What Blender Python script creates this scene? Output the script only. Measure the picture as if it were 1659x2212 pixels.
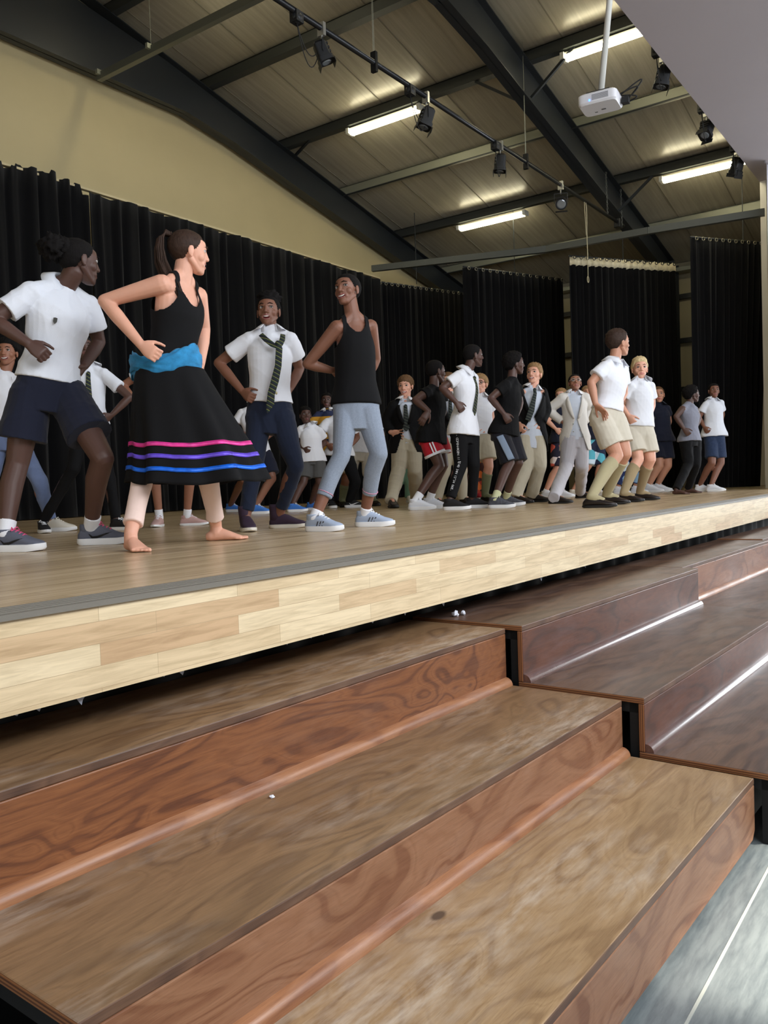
import bpy, bmesh, math, random
import numpy as np
from mathutils import Vector, Matrix, Quaternion, noise
random.seed(7)
for _o in list(bpy.data.objects): bpy.data.objects.remove(_o)
SC = bpy.context.scene; C = SC.collection
# ------------------------------------------------------------------ camera
CAMZ = 1.3375          # metres above the hall floor
STZ = 1.0525           # stage surface
cam_d = bpy.data.cameras.new('camera'); cam = bpy.data.objects.new('camera', cam_d); C.objects.link(cam)
YAW, PIT, ROL, FPX = 0.94494882, -0.03550551, -0.03442878, 1795.494
Fv = Vector((math.sin(YAW)*math.cos(PIT), math.cos(YAW)*math.cos(PIT), math.sin(PIT)))
R0 = Vector((math.cos(YAW), -math.sin(YAW), 0)); U0 = R0.cross(Fv)
Rv = R0*math.cos(ROL)+U0*math.sin(ROL); Uv = -R0*math.sin(ROL)+U0*math.cos(ROL)
cam.matrix_world = Matrix(((Rv.x, Uv.x, -Fv.x, 0), (Rv.y, Uv.y, -Fv.y, 0), (Rv.z, Uv.z, -Fv.z, CAMZ), (0, 0, 0, 1)))
cam_d.sensor_fit = 'VERTICAL'; cam_d.sensor_height = 36; cam_d.sensor_width = 27; cam_d.lens = FPX/2212*36
cam_d.clip_start = .05; cam_d.clip_end = 200
SC.camera = cam
# ------------------------------------------------------------------ light
SC.view_settings.view_transform = 'Standard'; SC.view_settings.look = 'None'
SC.view_settings.gamma = 1; SC.view_settings.exposure = 0.12
W = bpy.data.worlds.new('world'); SC.world = W; W.use_nodes = True
W.node_tree.nodes['Background'].inputs[0].default_value = (.75, .85, 1, 1)
W.node_tree.nodes['Background'].inputs[1].default_value = 0.55
def area(name, loc, direction, sx, sy, power, col):
    l = bpy.data.lights.new(name, 'AREA'); l.shape = 'RECTANGLE'; l.size = sx; l.size_y = sy; l.energy = power; l.color = col
    o = bpy.data.objects.new(name, l); C.objects.link(o); o.location = loc
    o.rotation_euler = Vector(direction).to_track_quat('-Z', 'Y').to_euler(); return o
area('added_daylight_south', (4.5, -3.2, 4.6), (.1, .8, -.5), 11, 2.2, 640, (.9, .95, 1))  # added free-standing area light for soft daylight, not set in a window
area('assumed_daylight_east', (15.2, -1.2, 2.4), (-1, .15, -.05), 4.4, 2.8, 290, (.9, .95, 1))  # area light for assumed daylight from the east, before a plain wall
area('added_daylight_west', (-4.6, 1.5, 3.0), (1, .3, -.15), 6, 2.2, 120, (.9, .95, 1))  # added wide cool area light facing in from the west side
sun = bpy.data.lights.new('sun', 'SUN'); sun.energy = 13.0; sun.angle = .03; sun.color = (1, .93, .8)
so = bpy.data.objects.new('sun', sun); C.objects.link(so)
SUND = Vector((-.12, .75, -.60)).normalized(); so.rotation_euler = SUND.to_track_quat('-Z', 'Y').to_euler()

# ------------------------------------------------------------------ camera-ray helpers (turn a point seen in the photo into a point of the room)
def ray(x, y): return Fv + Rv*((x-829.5)/FPX) + Uv*((1106-y)/FPX)
def on_z(x, y, z):
    d = ray(x, y); t = (z-CAMZ)/d.z; return Vector((d.x*t, d.y*t, z))
def on_y(x, y, Y):
    d = ray(x, y); t = Y/d.y; return Vector((d.x*t, Y, CAMZ+d.z*t))
def at_d(x, y, D):
    d = ray(x, y); return Vector((d.x*D, d.y*D, CAMZ+d.z*D))
# ------------------------------------------------------------------ materials
MATS = {}
class NT:
    def __init__(s, m): s.t = m.node_tree; s.n = s.t.nodes; s.l = s.t.links
    def add(s, ty, **k):
        nd = s.n.new(ty)
        for a, b in k.items():
            if a.startswith('i_'):
                key = a[2:]; key = int(key) if key.isdigit() else key.replace('_', ' ')
                s.set(nd, key, b)
            else: setattr(nd, a, b)
        return nd
    def set(s, nd, key, v):
        if isinstance(v, bpy.types.NodeSocket): s.l.new(v, nd.inputs[key])
        else: nd.inputs[key].default_value = v
    def noise(s, vec, scale, detail=3, rough=.55, dist=0):
        n = s.add('ShaderNodeTexNoise'); s.set(n, 'Vector', vec); n.inputs['Scale'].default_value = scale
        n.inputs['Detail'].default_value = detail; n.inputs['Roughness'].default_value = rough; n.inputs['Distortion'].default_value = dist
        return n.outputs['Fac']
    def math(s, op, a, b=0., c=None, clamp=False):
        n = s.add('ShaderNodeMath', operation=op, use_clamp=clamp); s.set(n, 0, a); s.set(n, 1, b)
        if c is not None: s.set(n, 2, c)
        return n.outputs[0]
    def ramp(s, fac, stops, interp='LINEAR'):
        n = s.add('ShaderNodeValToRGB'); s.set(n, 'Fac', fac); cr = n.color_ramp; cr.interpolation = interp
        while len(cr.elements) < len(stops): cr.elements.new(.5)
        for e, (p, c) in zip(cr.elements, stops):
            e.position = p; e.color = (*c, 1) if len(c) == 3 else c
        return n.outputs['Color']
    def mix(s, fac, a, b, mode='MIX'):
        n = s.add('ShaderNodeMix', data_type='RGBA', blend_type=mode)
        for k, v in (('Factor', fac),): s.set(n, 0, v)
        for idx, v in ((6, a), (7, b)):
            if isinstance(v, bpy.types.NodeSocket): s.l.new(v, n.inputs[idx])
            else: n.inputs[idx].default_value = (*v, 1) if len(v) == 3 else v
        return n.outputs[2]
    def map(s, scale=(1, 1, 1), loc=(0, 0, 0), rot=(0, 0, 0), src='Object'):
        tc = s.add('ShaderNodeTexCoord'); mp = s.add('ShaderNodeMapping'); s.l.new(tc.outputs[src], mp.inputs[0])
        mp.inputs['Scale'].default_value = scale; mp.inputs['Location'].default_value = loc; mp.inputs['Rotation'].default_value = rot
        return mp.outputs[0]
def lin(c): return tuple((v/255/12.92 if v <= 10 else ((v/255+.055)/1.055)**2.4) for v in c)
def newmat(name):
    m = bpy.data.materials.new(name); m.use_nodes = True; return m, NT(m), m.node_tree.nodes['Principled BSDF']
def mat(name, rgb, rough=.6, metal=0, spec=.5, bump=0, bscale=200, var=0, vscale=8, emis=0, sheen=0, stretch=(1, 1, 1), sss=0):
    if name in MATS: return MATS[name]
    m, t, b = newmat(name); c = lin(rgb)
    b.inputs['Roughness'].default_value = rough; b.inputs['Metallic'].default_value = metal
    b.inputs['Specular IOR Level'].default_value = spec
    b.inputs['Base Color'].default_value = (*c, 1)
    if var or bump: v = t.map(stretch)
    if var:
        f = t.noise(v, vscale, 4)
        col = t.ramp(f, [(.3, tuple(x*(1-var) for x in c)), (.7, tuple(min(1, x*(1+var)) for x in c))]); t.set(b, 'Base Color', col)
    if bump:
        bn = t.add('ShaderNodeBump'); bn.inputs['Strength'].default_value = bump; bn.inputs['Distance'].default_value = .004
        t.set(bn, 'Height', t.noise(v, bscale, 3)); t.set(b, 'Normal', bn.outputs[0])
    if emis: b.inputs['Emission Color'].default_value = (*c, 1); b.inputs['Emission Strength'].default_value = emis
    if sheen: b.inputs['Sheen Weight'].default_value = sheen
    if sss: b.inputs['Subsurface Weight'].default_value = sss; b.inputs['Subsurface Radius'].default_value = (.02, .008, .004); b.inputs['Subsurface Scale'].default_value = .3
    MATS[name] = m; return m
def plywood(name, base, dark, light, scuff, rough=.35, seed=0., axis='xy', scuffamt=.5, ring=9, kn=1.0, coat=0):
    """rotary-cut plywood: contour lines of a stretched noise, fine grain, knots and pale wear"""
    m, t, b = newmat(name)
    tc = t.add('ShaderNodeTexCoord').outputs['Object']
    def mp(sc, loc): 
        q = t.add('ShaderNodeMapping'); t.l.new(tc, q.inputs[0]); q.inputs['Scale'].default_value = sc; q.inputs['Location'].default_value = loc; return q.outputs[0]
    f1 = t.noise(mp((1.0, 3.2, 3.2), (seed, seed*1.7, 3)), 1.25, 2.2, .5, 1.3)
    rings = t.math('PINGPONG', t.math('MULTIPLY', f1, ring), .5)
    rings = t.math('MULTIPLY', rings, 2.)
    f2 = t.noise(mp((1.3, 42, 42), (seed, 0, 0)), 3, 5, .7)
    f3 = t.noise(mp((1.2, 4.5, 4.5), (seed*3, 5, 1)), 2.1, 5, .6, .4)
    col = t.ramp(rings, [(.0, lin(dark)), (.16, lin(dark)), (.34, lin(base)), (.8, lin(light)), (1, lin(base))])
    col = t.mix(t.math('MULTIPLY', t.ramp(f3, [(.33, (0, 0, 0)), (.75, (1, 1, 1))]), .55), col, lin(base))
    col = t.mix(.34, col, t.ramp(f2, [(.3, lin(dark)), (.65, lin(light))]))
    f9 = t.noise(mp((7, 150, 150), (seed, 3, 8)), 2.5, 3, .7)
    col = t.mix(.55, col, t.ramp(f9, [(.32, (.62, .58, .54)), (.5, (1, 1, 1)), (.78, (1.0, 1.0, 1.0))]), 'MULTIPLY')
    big = t.noise(mp((.8, 2.2, 2.2), (seed*2+4, 1, 9)), 1.6, 4, .6)
    sc = t.ramp(t.math('MULTIPLY', t.ramp(big, [(.45, (0, 0, 0)), (.7, (1, 1, 1))]), t.ramp(t.noise(mp((3, 14, 14), (seed, 9, 9)), 2.2, 5, .65), [(.4, (0, 0, 0)), (.7, (1, 1, 1))])), [(0, (0, 0, 0)), (1, (1, 1, 1))])
    col = t.mix(t.math('MULTIPLY', sc, scuffamt), col, lin(scuff))
    dk = t.ramp(t.noise(mp((.7, 3, 3), (seed+7, 2, 2)), 1.3, 4, .6), [(.52, (0, 0, 0)), (.75, (1, 1, 1))])
    col = t.mix(t.math('MULTIPLY', dk, .45), col, tuple(x*.55 for x in lin(dark)))
    if kn:
        vo = t.add('ShaderNodeTexVoronoi'); t.set(vo, 'Vector', mp((1.15, 2.0, 2.0), (seed, .3, .7))); vo.inputs['Scale'].default_value = 2.0
        k = t.ramp(vo.outputs['Distance'], [(.045, (1, 1, 1)), (.075, (0, 0, 0))])
        col = t.mix(t.math('MULTIPLY', k, .8*kn), col, lin((52, 34, 26)))
    t.set(b, 'Base Color', col)
    rr = t.ramp(big, [(.3, (rough*.8,)*3), (.7, (min(1, rough*1.35),)*3)]); t.set(b, 'Roughness', rr)
    bn = t.add('ShaderNodeBump'); bn.inputs['Strength'].default_value = .12; bn.inputs['Distance'].default_value = .003
    t.set(bn, 'Height', t.math('ADD', f2, t.math('MULTIPLY', rings, .4))); t.set(b, 'Normal', bn.outputs[0])
    b.inputs['Coat Weight'].default_value = coat; b.inputs['Coat Roughness'].default_value = .18
    MATS[name] = m; return m
def staves(name, c1, c2, c3, w, h, rough=.4, rot=(0, 0, 0), grain=(3, 40, 40), bump=.05, mortar=.0008, mcol=(150, 120, 85)):
    m, t, b = newmat(name)
    v = t.map((1, 1, 1), (0, 0, 0), rot)
    br = t.add('ShaderNodeTexBrick'); t.set(br, 'Vector', v); br.offset = .37; br.inputs['Scale'].default_value = 1
    br.inputs['Brick Width'].default_value = w; br.inputs['Row Height'].default_value = h; br.inputs['Mortar Size'].default_value = mortar
    br.inputs['Mortar Smooth'].default_value = .3
    br.inputs['Color1'].default_value = (0, 0, 0, 1); br.inputs['Color2'].default_value = (1, 1, 1, 1); br.inputs['Mortar'].default_value = (.5, .5, .5, 1)
    col = t.ramp(br.outputs['Color'], [(0, lin(c1)), (.45, lin(c2)), (.8, lin(c1)), (1, lin(c3))])
    g = t.noise(t.map(grain, (0, 0, 0), rot), 1.5, 5, .6, .6)
    col = t.mix(.6, col, t.ramp(g, [(.3, (.55, .5, .42)), (.6, (1, 1, 1))]), 'MULTIPLY')
    col = t.mix(t.math('MULTIPLY', br.outputs['Fac'], .7), col, lin(mcol))
    t.set(b, 'Base Color', col); b.inputs['Roughness'].default_value = rough
    if bump:
        bn = t.add('ShaderNodeBump'); bn.inputs['Strength'].default_value = bump; bn.inputs['Distance'].default_value = .01
        t.set(bn, 'Height', t.noise(t.map((1.2, 5, 1), (0, 0, 0)), 2, 3)); t.set(b, 'Normal', bn.outputs[0])
    MATS[name] = m; return m
# ------------------------------------------------------------------ mesh builder
def frame_from(axis, side=None):
    a = Vector(axis).normalized()
    s = Vector(side) if side is not None else (Vector((0, 0, 1)) if abs(a.z) < .9 else Vector((1, 0, 0))).cross(a)
    s = s - a*s.dot(a)
    if s.length < 1e-6: s = a.orthogonal()
    s.normalize(); return s, a.cross(s).normalized()
class MB:
    def __init__(s): s.v = []; s.f = []; s.mi = []
    def add(s, vs, fs, mi=0):
        o = len(s.v); s.v += [tuple(x) for x in vs]; s.f += [tuple(i+o for i in f) for f in fs]; s.mi += [mi]*len(fs); return s
    def box(s, lo, hi, mi=0):
        x0, y0, z0 = lo; x1, y1, z1 = hi
        return s.add([(x0, y0, z0), (x1, y0, z0), (x1, y1, z0), (x0, y1, z0), (x0, y0, z1), (x1, y0, z1), (x1, y1, z1), (x0, y1, z1)],
                     [(3, 2, 1, 0), (4, 5, 6, 7), (0, 1, 5, 4), (1, 2, 6, 5), (2, 3, 7, 6), (3, 0, 4, 7)], mi)
    def obox(s, c, ax, ay, az, mi=0):
        """box with half-axis vectors"""
        c, ax, ay, az = Vector(c), Vector(ax), Vector(ay), Vector(az)
        p = [c+ax*i+ay*j+az*k for k in (-1, 1) for i, j in ((-1, -1), (1, -1), (1, 1), (-1, 1))]
        return s.add(p, [(3, 2, 1, 0), (4, 5, 6, 7), (0, 1, 5, 4), (1, 2, 6, 5), (2, 3, 7, 6), (3, 0, 4, 7)], mi)
    def beam(s, p0, p1, w, h, up=(0, 0, 1), mi=0):
        p0, p1 = Vector(p0), Vector(p1); a = p1-p0; sd = a.cross(Vector(up)).normalized(); u = sd.cross(a).normalized()
        return s.obox((p0+p1)/2, a/2, sd*w/2, u*h/2, mi)
    def prism(s, pts, ext, mi=0):
        n = len(pts); e = Vector(ext); a = [Vector(p) for p in pts]
        return s.add(a+[p+e for p in a], [tuple(reversed(range(n))), tuple(range(n, 2*n))]+[(i, (i+1) % n, n+(i+1) % n, n+i) for i in range(n)], mi)
    def loft(s, rings, n=12, mi=0, cap=True):
        """rings: (centre, side_vec, up_vec, ra, rb[, power]) closed elliptic sections"""
        vs = []; m = len(rings)
        for r in rings:
            c, sd, up, ra, rb = r[:5]; pw = r[5] if len(r) > 5 else 1
            for i in range(n):
                t = 2*math.pi*i/n; cs, sn = math.cos(t), math.sin(t)
                if pw != 1: cs = math.copysign(abs(cs)**pw, cs); sn = math.copysign(abs(sn)**pw, sn)
                vs.append(c+sd*(cs*ra)+up*(sn*rb))
        fs = [(k*n+i, k*n+(i+1) % n, (k+1)*n+(i+1) % n, (k+1)*n+i) for k in range(m-1) for i in range(n)]
        if cap: fs += [tuple(reversed(range(n))), tuple(range((m-1)*n, m*n))]
        return s.add(vs, fs, mi)
    def tube(s, pts, r, n=8, mi=0, cap=True):
        pts = [Vector(p) for p in pts]; rs = r if isinstance(r, (list, tuple)) else [r]*len(pts); rings = []; sd = None
        for i, p in enumerate(pts):
            a = (pts[min(i+1, len(pts)-1)]-pts[max(i-1, 0)])
            sd, up = frame_from(a, sd); rings.append((p, sd, up, rs[i], rs[i]))
        return s.loft(rings, n, mi, cap)
    def ball(s, c, rx, ry=None, rz=None, ax=None, nu=14, nv=9, mi=0):
        ry = rx if ry is None else ry; rz = rx if rz is None else rz; c = Vector(c)
        X, Y, Z = ax if ax else (Vector((1, 0, 0)), Vector((0, 1, 0)), Vector((0, 0, 1)))
        vs = [c-Z*rz]
        for j in range(1, nv):
            ph = -math.pi/2+math.pi*j/nv
            for i in range(nu):
                t = 2*math.pi*i/nu; vs.append(c+X*(rx*math.cos(t)*math.cos(ph))+Y*(ry*math.sin(t)*math.cos(ph))+Z*(rz*math.sin(ph)))
        vs.append(c+Z*rz); L = len(vs)-1; fs = []
        for i in range(nu):
            k = (i+1) % nu; fs.append((0, 1+k, 1+i)); fs.append((L, L-nu+i, L-nu+k))
            for j in range(nv-2): a = 1+j*nu; fs.append((a+i, a+k, a+nu+k, a+nu+i))
        return s.add(vs, fs, mi)
    def cap(s, p0, p1, r0, r1, n=12):
        """closed tapered capsule"""
        p0, p1 = Vector(p0), Vector(p1); a = p1-p0
        if a.length < 1e-5: return s.ball(p0, r0)
        a.normalize(); sd, up = frame_from(a); R = []
        for k in (85, 60, 30): t = math.radians(k); R.append((p0-a*(r0*math.sin(t)), sd, up, r0*math.cos(t), r0*math.cos(t)))
        R.append((p0, sd, up, r0, r0)); R.append((p1, sd, up, r1, r1))
        for k in (30, 60, 85): t = math.radians(k); R.append((p1+a*(r1*math.sin(t)), sd, up, r1*math.cos(t), r1*math.cos(t)))
        return s.loft(R, n)
    def grid(s, fn, nu, nv, mi=0, closed=False):
        vs = [fn(i/nu, j/nv) for j in range(nv+1) for i in range(nu+(0 if closed else 1))]; w = nu if closed else nu+1
        return s.add(vs, [(j*w+i, j*w+(i+1) % w, (j+1)*w+(i+1) % w, (j+1)*w+i) for j in range(nv) for i in range(nu)], mi)
    def mesh(s, name, mats, smooth=False):
        me = bpy.data.meshes.new(name); me.from_pydata(s.v, [], s.f)
        for m in (mats if isinstance(mats, (list, tuple)) else [mats]): me.materials.append(m)
        me.polygons.foreach_set('material_index', s.mi)
        if smooth: me.polygons.foreach_set('use_smooth', [True]*len(s.f))
        me.validate(); me.update(); return me
    def build(s, name, mats, parent=None, smooth=False, bevel=0, ang=None):
        me = s.mesh(name, mats, smooth or ang is not None)
        bm = bmesh.new(); bm.from_mesh(me); bmesh.ops.recalc_face_normals(bm, faces=bm.faces)
        if ang is not None:
            for e in bm.edges:
                if len(e.link_faces) == 2 and e.calc_face_angle(0) > math.radians(ang): e.smooth = False
        bm.to_mesh(me); bm.free()
        o = bpy.data.objects.new(name, me); C.objects.link(o)
        if parent is not None:
            o.parent = parent; o.matrix_parent_inverse = parent_inv(parent)
        if bevel:
            bv = o.modifiers.new('bevel', 'BEVEL'); bv.width = bevel; bv.segments = 2; bv.limit_method = 'ANGLE'
        return o
def world_of(o):
    M = Matrix.LocRotScale(o.location, o.rotation_euler, o.scale)
    return M if o.parent is None else world_of(o.parent) @ o.matrix_parent_inverse @ M
def parent_inv(p): return world_of(p).inverted()
def tag(o, label=None, cat=None, group=None, kind=None):
    if label: o['label'] = label
    if cat: o['category'] = cat
    if group: o['group'] = group
    if kind: o['kind'] = kind
    return o
def thing(name, label, cat, loc=(0, 0, 0), group=None, rz=0):
    o = bpy.data.objects.new(name, None); C.objects.link(o); o.location = loc; o.rotation_euler = (0, 0, rz); o.empty_display_size = .1
    return tag(o, label, cat, group)
def struct(o, label=None): return tag(o, label, None, None, 'structure')
# ================================================================== THE HALL
M_steel = mat('black_painted_steel', (38, 42, 46), .45, 0, .5, .05, 60)
M_steel2 = mat('grey_galvanised_steel', (150, 152, 138), .4, .35, .5)
M_dkpurl = mat('dark_grey_purlin_steel', (56, 59, 58), .45, .1)
M_blk = mat('flat_black', (14, 15, 17), .7)
M_cream = mat('cream_painted_wall', (196, 180, 138), .85, var=.03, vscale=1.5, bump=.05, bscale=90)
M_white = mat('white_paint', (225, 222, 215), .55)
M_ceil = mat('mauve_grey_plaster', (166, 157, 160), .9, var=.02, vscale=1)
# concrete floor with scratches
def floor_mat():
    m, t, b = newmat('polished_concrete')
    f = t.noise(t.map((1, 1, 1)), 1.6, 6, .6); g = t.noise(t.map((3, 22, 1), rot=(0, 0, .5)), 2, 5, .7)
    col = t.ramp(f, [(.3, lin((84, 93, 98))), (.7, lin((122, 130, 132)))])
    col = t.mix(.35, col, t.ramp(g, [(.35, lin((66, 72, 76))), (.6, lin((134, 140, 138)))])); t.set(b, 'Base Color', col)
    t.set(b, 'Roughness', t.ramp(g, [(.3, (.3,)*3), (.7, (.5,)*3)])); return m
M_floor = floor_mat()
fl = MB().box((-5, -4, -.12), (17, 9.3, 0)).build('floor', M_floor); struct(fl)
jm = MB()
for yy in (.595, -2.4): jm.box((-5, yy-.004, 0), (17, yy+.004, .0012))
for xx in (.2, 7.2): jm.box((xx-.004, -4, 0), (xx+.004, 1.5, .0011))
struct(jm.build('trim_1', mat('pale_joint_filler', (160, 163, 156), .8)), 'pale control joints cut in the concrete floor')

# roof: z of the rafter tops
def rz(x): return CAMZ + (7.604-.225*x if x > 4.6 else 7.604-.225*4.6-.225*(4.6-x))
def roof_mat():
    m, t, b = newmat('insulated_roof_sheet')
    g = t.noise(t.map((.35, 9, 1)), 2, 4, .65); st = t.noise(t.map((.5, 40, 1)), 2, 3, .6)
    col = t.ramp(g, [(.3, lin((168, 162, 146))), (.7, lin((190, 184, 168)))]); t.set(b, 'Base Color', col)
    b.inputs['Roughness'].default_value = .27; b.inputs['Specular IOR Level'].default_value = .7
    bn = t.add('ShaderNodeBump'); bn.inputs['Strength'].default_value = .12; bn.inputs['Distance'].default_value = .01
    t.set(bn, 'Height', t.math('ADD', st, g)); t.set(b, 'Normal', bn.outputs[0]); return m
M_roof = roof_mat()
PH = .16
rb = MB()
for x0, x1 in ((4.6, 16.6), (-5, 4.6)):
    rb.prism([(x0, -4.2, rz(x0+.001)+PH), (x1, -4.2, rz(x1)+PH), (x1, -4.2, rz(x1)+PH+.06), (x0, -4.2, rz(x0+.001)+PH+.06)], (0, 13.6, 0))
struct(rb.build('ceiling', M_roof), 'underside of the pitched sheet roof')
sm = MB(); y = -.4
while y < 9.2:
    sm.beam((4.7, y, rz(4.7)+PH-.004), (16.5, y, rz(16.5)+PH-.004), .014, .008); y += .93
struct(sm.build('trim_2', mat('roof_seam_dark_line', (136, 131, 116), .7)), 'long seams between roof sheets')  # thin seam strips, a tone darker than the sheets
# walls
YW = 9.18
def wall_poly():
    return [(-5, YW, 0), (17, YW, 0), (17, YW, rz(17)+PH), (4.6, YW, rz(4.6)+PH), (-5, YW, rz(-5)+PH)]
struct(MB().prism(wall_poly(), (0, .15, 0)).build('wall_north', M_cream))
M_clad = mat('beige_wall_cladding', (176, 168, 142), .7, var=.04, vscale=3, stretch=(1, 1, .1))
struct(MB().box((16.55, 1.9, 0), (16.7, YW, rz(16.6)+PH)).build('wall_east', M_clad))
struct(MB().box((16.5, -4, 0), (16.65, 1.9, 4.5)).build('wall_east_hall', M_white))
struct(MB().box((-5.15, -4, 0), (-5, YW, 7)).build('wall_west', M_cream))
# south wall behind the viewer with an unseen opening shaped to let the sun reach the floor
pt = Vector((2.9, .30, 0)); k = (-4.08-pt.y)/SUND.y; hit = pt+SUND*k      # where the sunbeam crosses the wall
hx, hz = hit.x, hit.z
ws = MB()
ws.box((-5, -4.15, 0), (hx-.75, -4, 6)); ws.box((hx+1.5, -4.15, 0), (17, -4, 6))
ws.box((hx-.75, -4.15, 0), (hx+1.5, -4, hz-.5)); ws.box((hx-.75, -4.15, hz+.34), (hx+1.5, -4, 6.2))
struct(ws.build('wall_south', M_white))
# plaster ceiling over the audience: its free edge runs above the stage front
SOFZ = CAMZ+4.3
struct(MB().box((-5, -4, SOFZ), (16.5, 2.69, SOFZ+.12)).build('ceiling_audience', M_ceil), 'flat plaster ceiling over the audience')
# rafters: steel I-sections
def rafter(Y, label, name='roof_rafter'):
    t = thing(name, label, 'roof beam', (8, Y, rz(8)-.5))
    def prof(x):
        return .44+max(0, (10.4-x))*.05 if x > 8.9 else .515+(8.9-x)*.0
    xs = [3.2, 8.0, 8.9, 10.4, 16.1]
    def bot(x):
        if x <= 8.0: return CAMZ+5.22
        if x <= 8.9: return CAMZ+5.22-(x-8)*.155
        return rz(x)-.53+(x-8.9)*(.12/7.2)
    w = MB(); 
    for a, b_ in zip(xs[:-1], xs[1:]):
        w.prism([(a, Y-.006, bot(a)), (b_, Y-.006, bot(b_)), (b_, Y-.006, rz(b_)), (a, Y-.006, rz(a) if a > 4.6 else rz(4.6))], (0, .012, 0))
    w.build('web', M_steel, t)
    fb = MB()
    for a, b_ in zip(xs[:-1], xs[1:]): fb.prism([(a, Y-.09, bot(a)), (b_, Y-.09, bot(b_)), (b_, Y-.09, bot(b_)+.016), (a, Y-.09, bot(a)+.016)], (0, .18, 0))
    fb.build('bottom_flange', M_steel, t)
    ft = MB()
    for a, b_ in ((4.6, 16.1),): ft.prism([(a, Y-.09, rz(a+.001)-.016), (b_, Y-.09, rz(b_)-.016), (b_, Y-.09, rz(b_)-.002), (a, Y-.09, rz(a+.001)-.002)], (0, .18, 0))
    ft.build('top_flange', M_steel, t)
    cb = MB(); cb.box((16.05, Y-.09, STZ), (16.07, Y+.09, rz(16.1))); cb.box((16.33, Y-.09, STZ), (16.35, Y+.09, rz(16.3))); cb.box((16.07, Y-.006, STZ), (16.33, Y+.006, rz(16.3)))
    cb.build('column', M_steel, t)
    bb = MB()
    for i in range(7): bb.ball((16.045, Y-.05, CAMZ+3.55-i*.22), .016)
    bb.build('bolts', mat('bright_bolt', (200, 200, 195), .3, .6), t)
    return t
rafter(9.0, 'black steel rafter running down the cream gable wall behind the stage')
rafter(4.78, 'black steel rafter crossing the open roof over mid stage, beside the projector')
for px_, (x, wd, hh, m, lab) in enumerate([(6.86, .1, PH, M_dkpurl, 'dark steel purlin nearest the ridge, at the top edge of the picture'),
        (8.46, .12, PH, M_dkpurl, 'dark steel purlin crossing behind the first spotlight, without a lamp'),
        (10.07, .12, PH, M_dkpurl, 'dark steel purlin that carries the two upper fluorescent lamps'),
        (11.58, .09, PH, M_steel2, 'pale galvanised purlin between the two rows of lamps'),
        (13.22, .1, PH, M_dkpurl, 'grey steel purlin that carries the two lower fluorescent lamps'),
        (14.88, .09, PH, M_steel2, 'pale galvanised purlin lowest on the slope, just over the wing curtains')]):
    q = MB(); z = rz(x); q.box((x-wd/2, 2.72, z), (x+wd/2, YW-.01, z+.012)); q.box((x-wd/2, 2.72, z+.012), (x-wd/2+.012, YW-.01, z+PH-.02)); q.box((x-wd/2, 2.72, z+PH-.03), (x+wd/2, YW-.01, z+PH-.018))
    t = thing('roof_purlin', lab, 'purlin', (x, 6, z), 'purlins under the roof'); q.build('channel', m, t)
    if m is M_steel2:
        g = MB().box((x-wd/2-.012, 2.72, z-.012), (x-wd/2+.02, YW-.01, z+.002)); g.build('lower_lip', M_steel, t)
# fly braces
for i, (a, b_, lab) in enumerate([(on_y(638, 336, 8.93), Vector((10.05, 8.45, rz(10.05))), 'thin black brace between wall rafter and lamp purlin'),
        (Vector((10.06, 5.5, rz(10.06))), Vector((10.06, 4.86, rz(10.06)-.45)), 'thin black brace left of the middle rafter at the lamp purlin'),
        (Vector((10.06, 4.1, rz(10.06))), Vector((10.06, 4.7, rz(10.06)-.45)), 'thin black brace right of the middle rafter at the lamp purlin'),
        (Vector((13.2, 4.15, rz(13.2))), Vector((13.2, 4.7, rz(13.2)-.42)), 'thin black brace right of the middle rafter at the lower lamp purlin')]):
    tag(MB().beam(a, b_, .035, .035).build('roof_brace', M_steel), lab, 'brace', 'fly braces')
# east wall girts and eave
for i, z in enumerate([.6, 1.6, 2.53, 3.37]):
    struct(MB().box((16.45, 2.72, CAMZ+z-.045), (16.54, YW, CAMZ+z+.045)).build('trim_%d' % (i+3), M_steel), 'wall girt')
tag(MB().box((16.2, 2.72, CAMZ+3.80), (16.42, YW-.02, CAMZ+3.87)).build('eave_beam', M_steel2), 'pale eave beam at the foot of the roof behind the wing curtains', 'beam')
# grey box rail over the wing curtains
rp = [on_z(804, 587, CAMZ+3.66), on_z(1000, 565, CAMZ+3.66), on_z(1180, 545.5, CAMZ+3.66), on_z(1400, 506, CAMZ+3.66), on_z(1652, 466, CAMZ+3.66)]
rl = MB(); prev = None
for a, b_ in zip(rp[:-1], rp[1:]): rl.beam(a+Vector((0, 0, .05)), b_+Vector((0, 0, .05)), .08, .10)
tag(rl.build('curtain_rail_beam', mat('grey_rail_steel', (84, 87, 84), .45, .3)), 'long grey box beam running just above the wing curtains', 'beam')
# hanging curtain track, top left
tk = thing('hanging_track', 'grey metal track hanging under the roof at top left by thin wires', 'track', (6.6, 6, CAMZ+5.15))
MB().beam((6.59, 8.92, CAMZ+5.17), (6.61, 2.9, CAMZ+5.17), .07, .09).build('track', mat('zinc_track', (112, 114, 104), .4, .4), tk)
q = MB()
for y in (7.9, 5.6): q.tube([(6.58, y, CAMZ+5.2), (6.58, y, rz(6.58)+PH)], .004, 5)
for y in (7.9, 8.86): q.obox((6.56, y, CAMZ+5.2), (.05, 0, 0), (0, .02, 0), (0, 0, .03))
q.build('hanger', M_steel2, tk)
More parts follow.
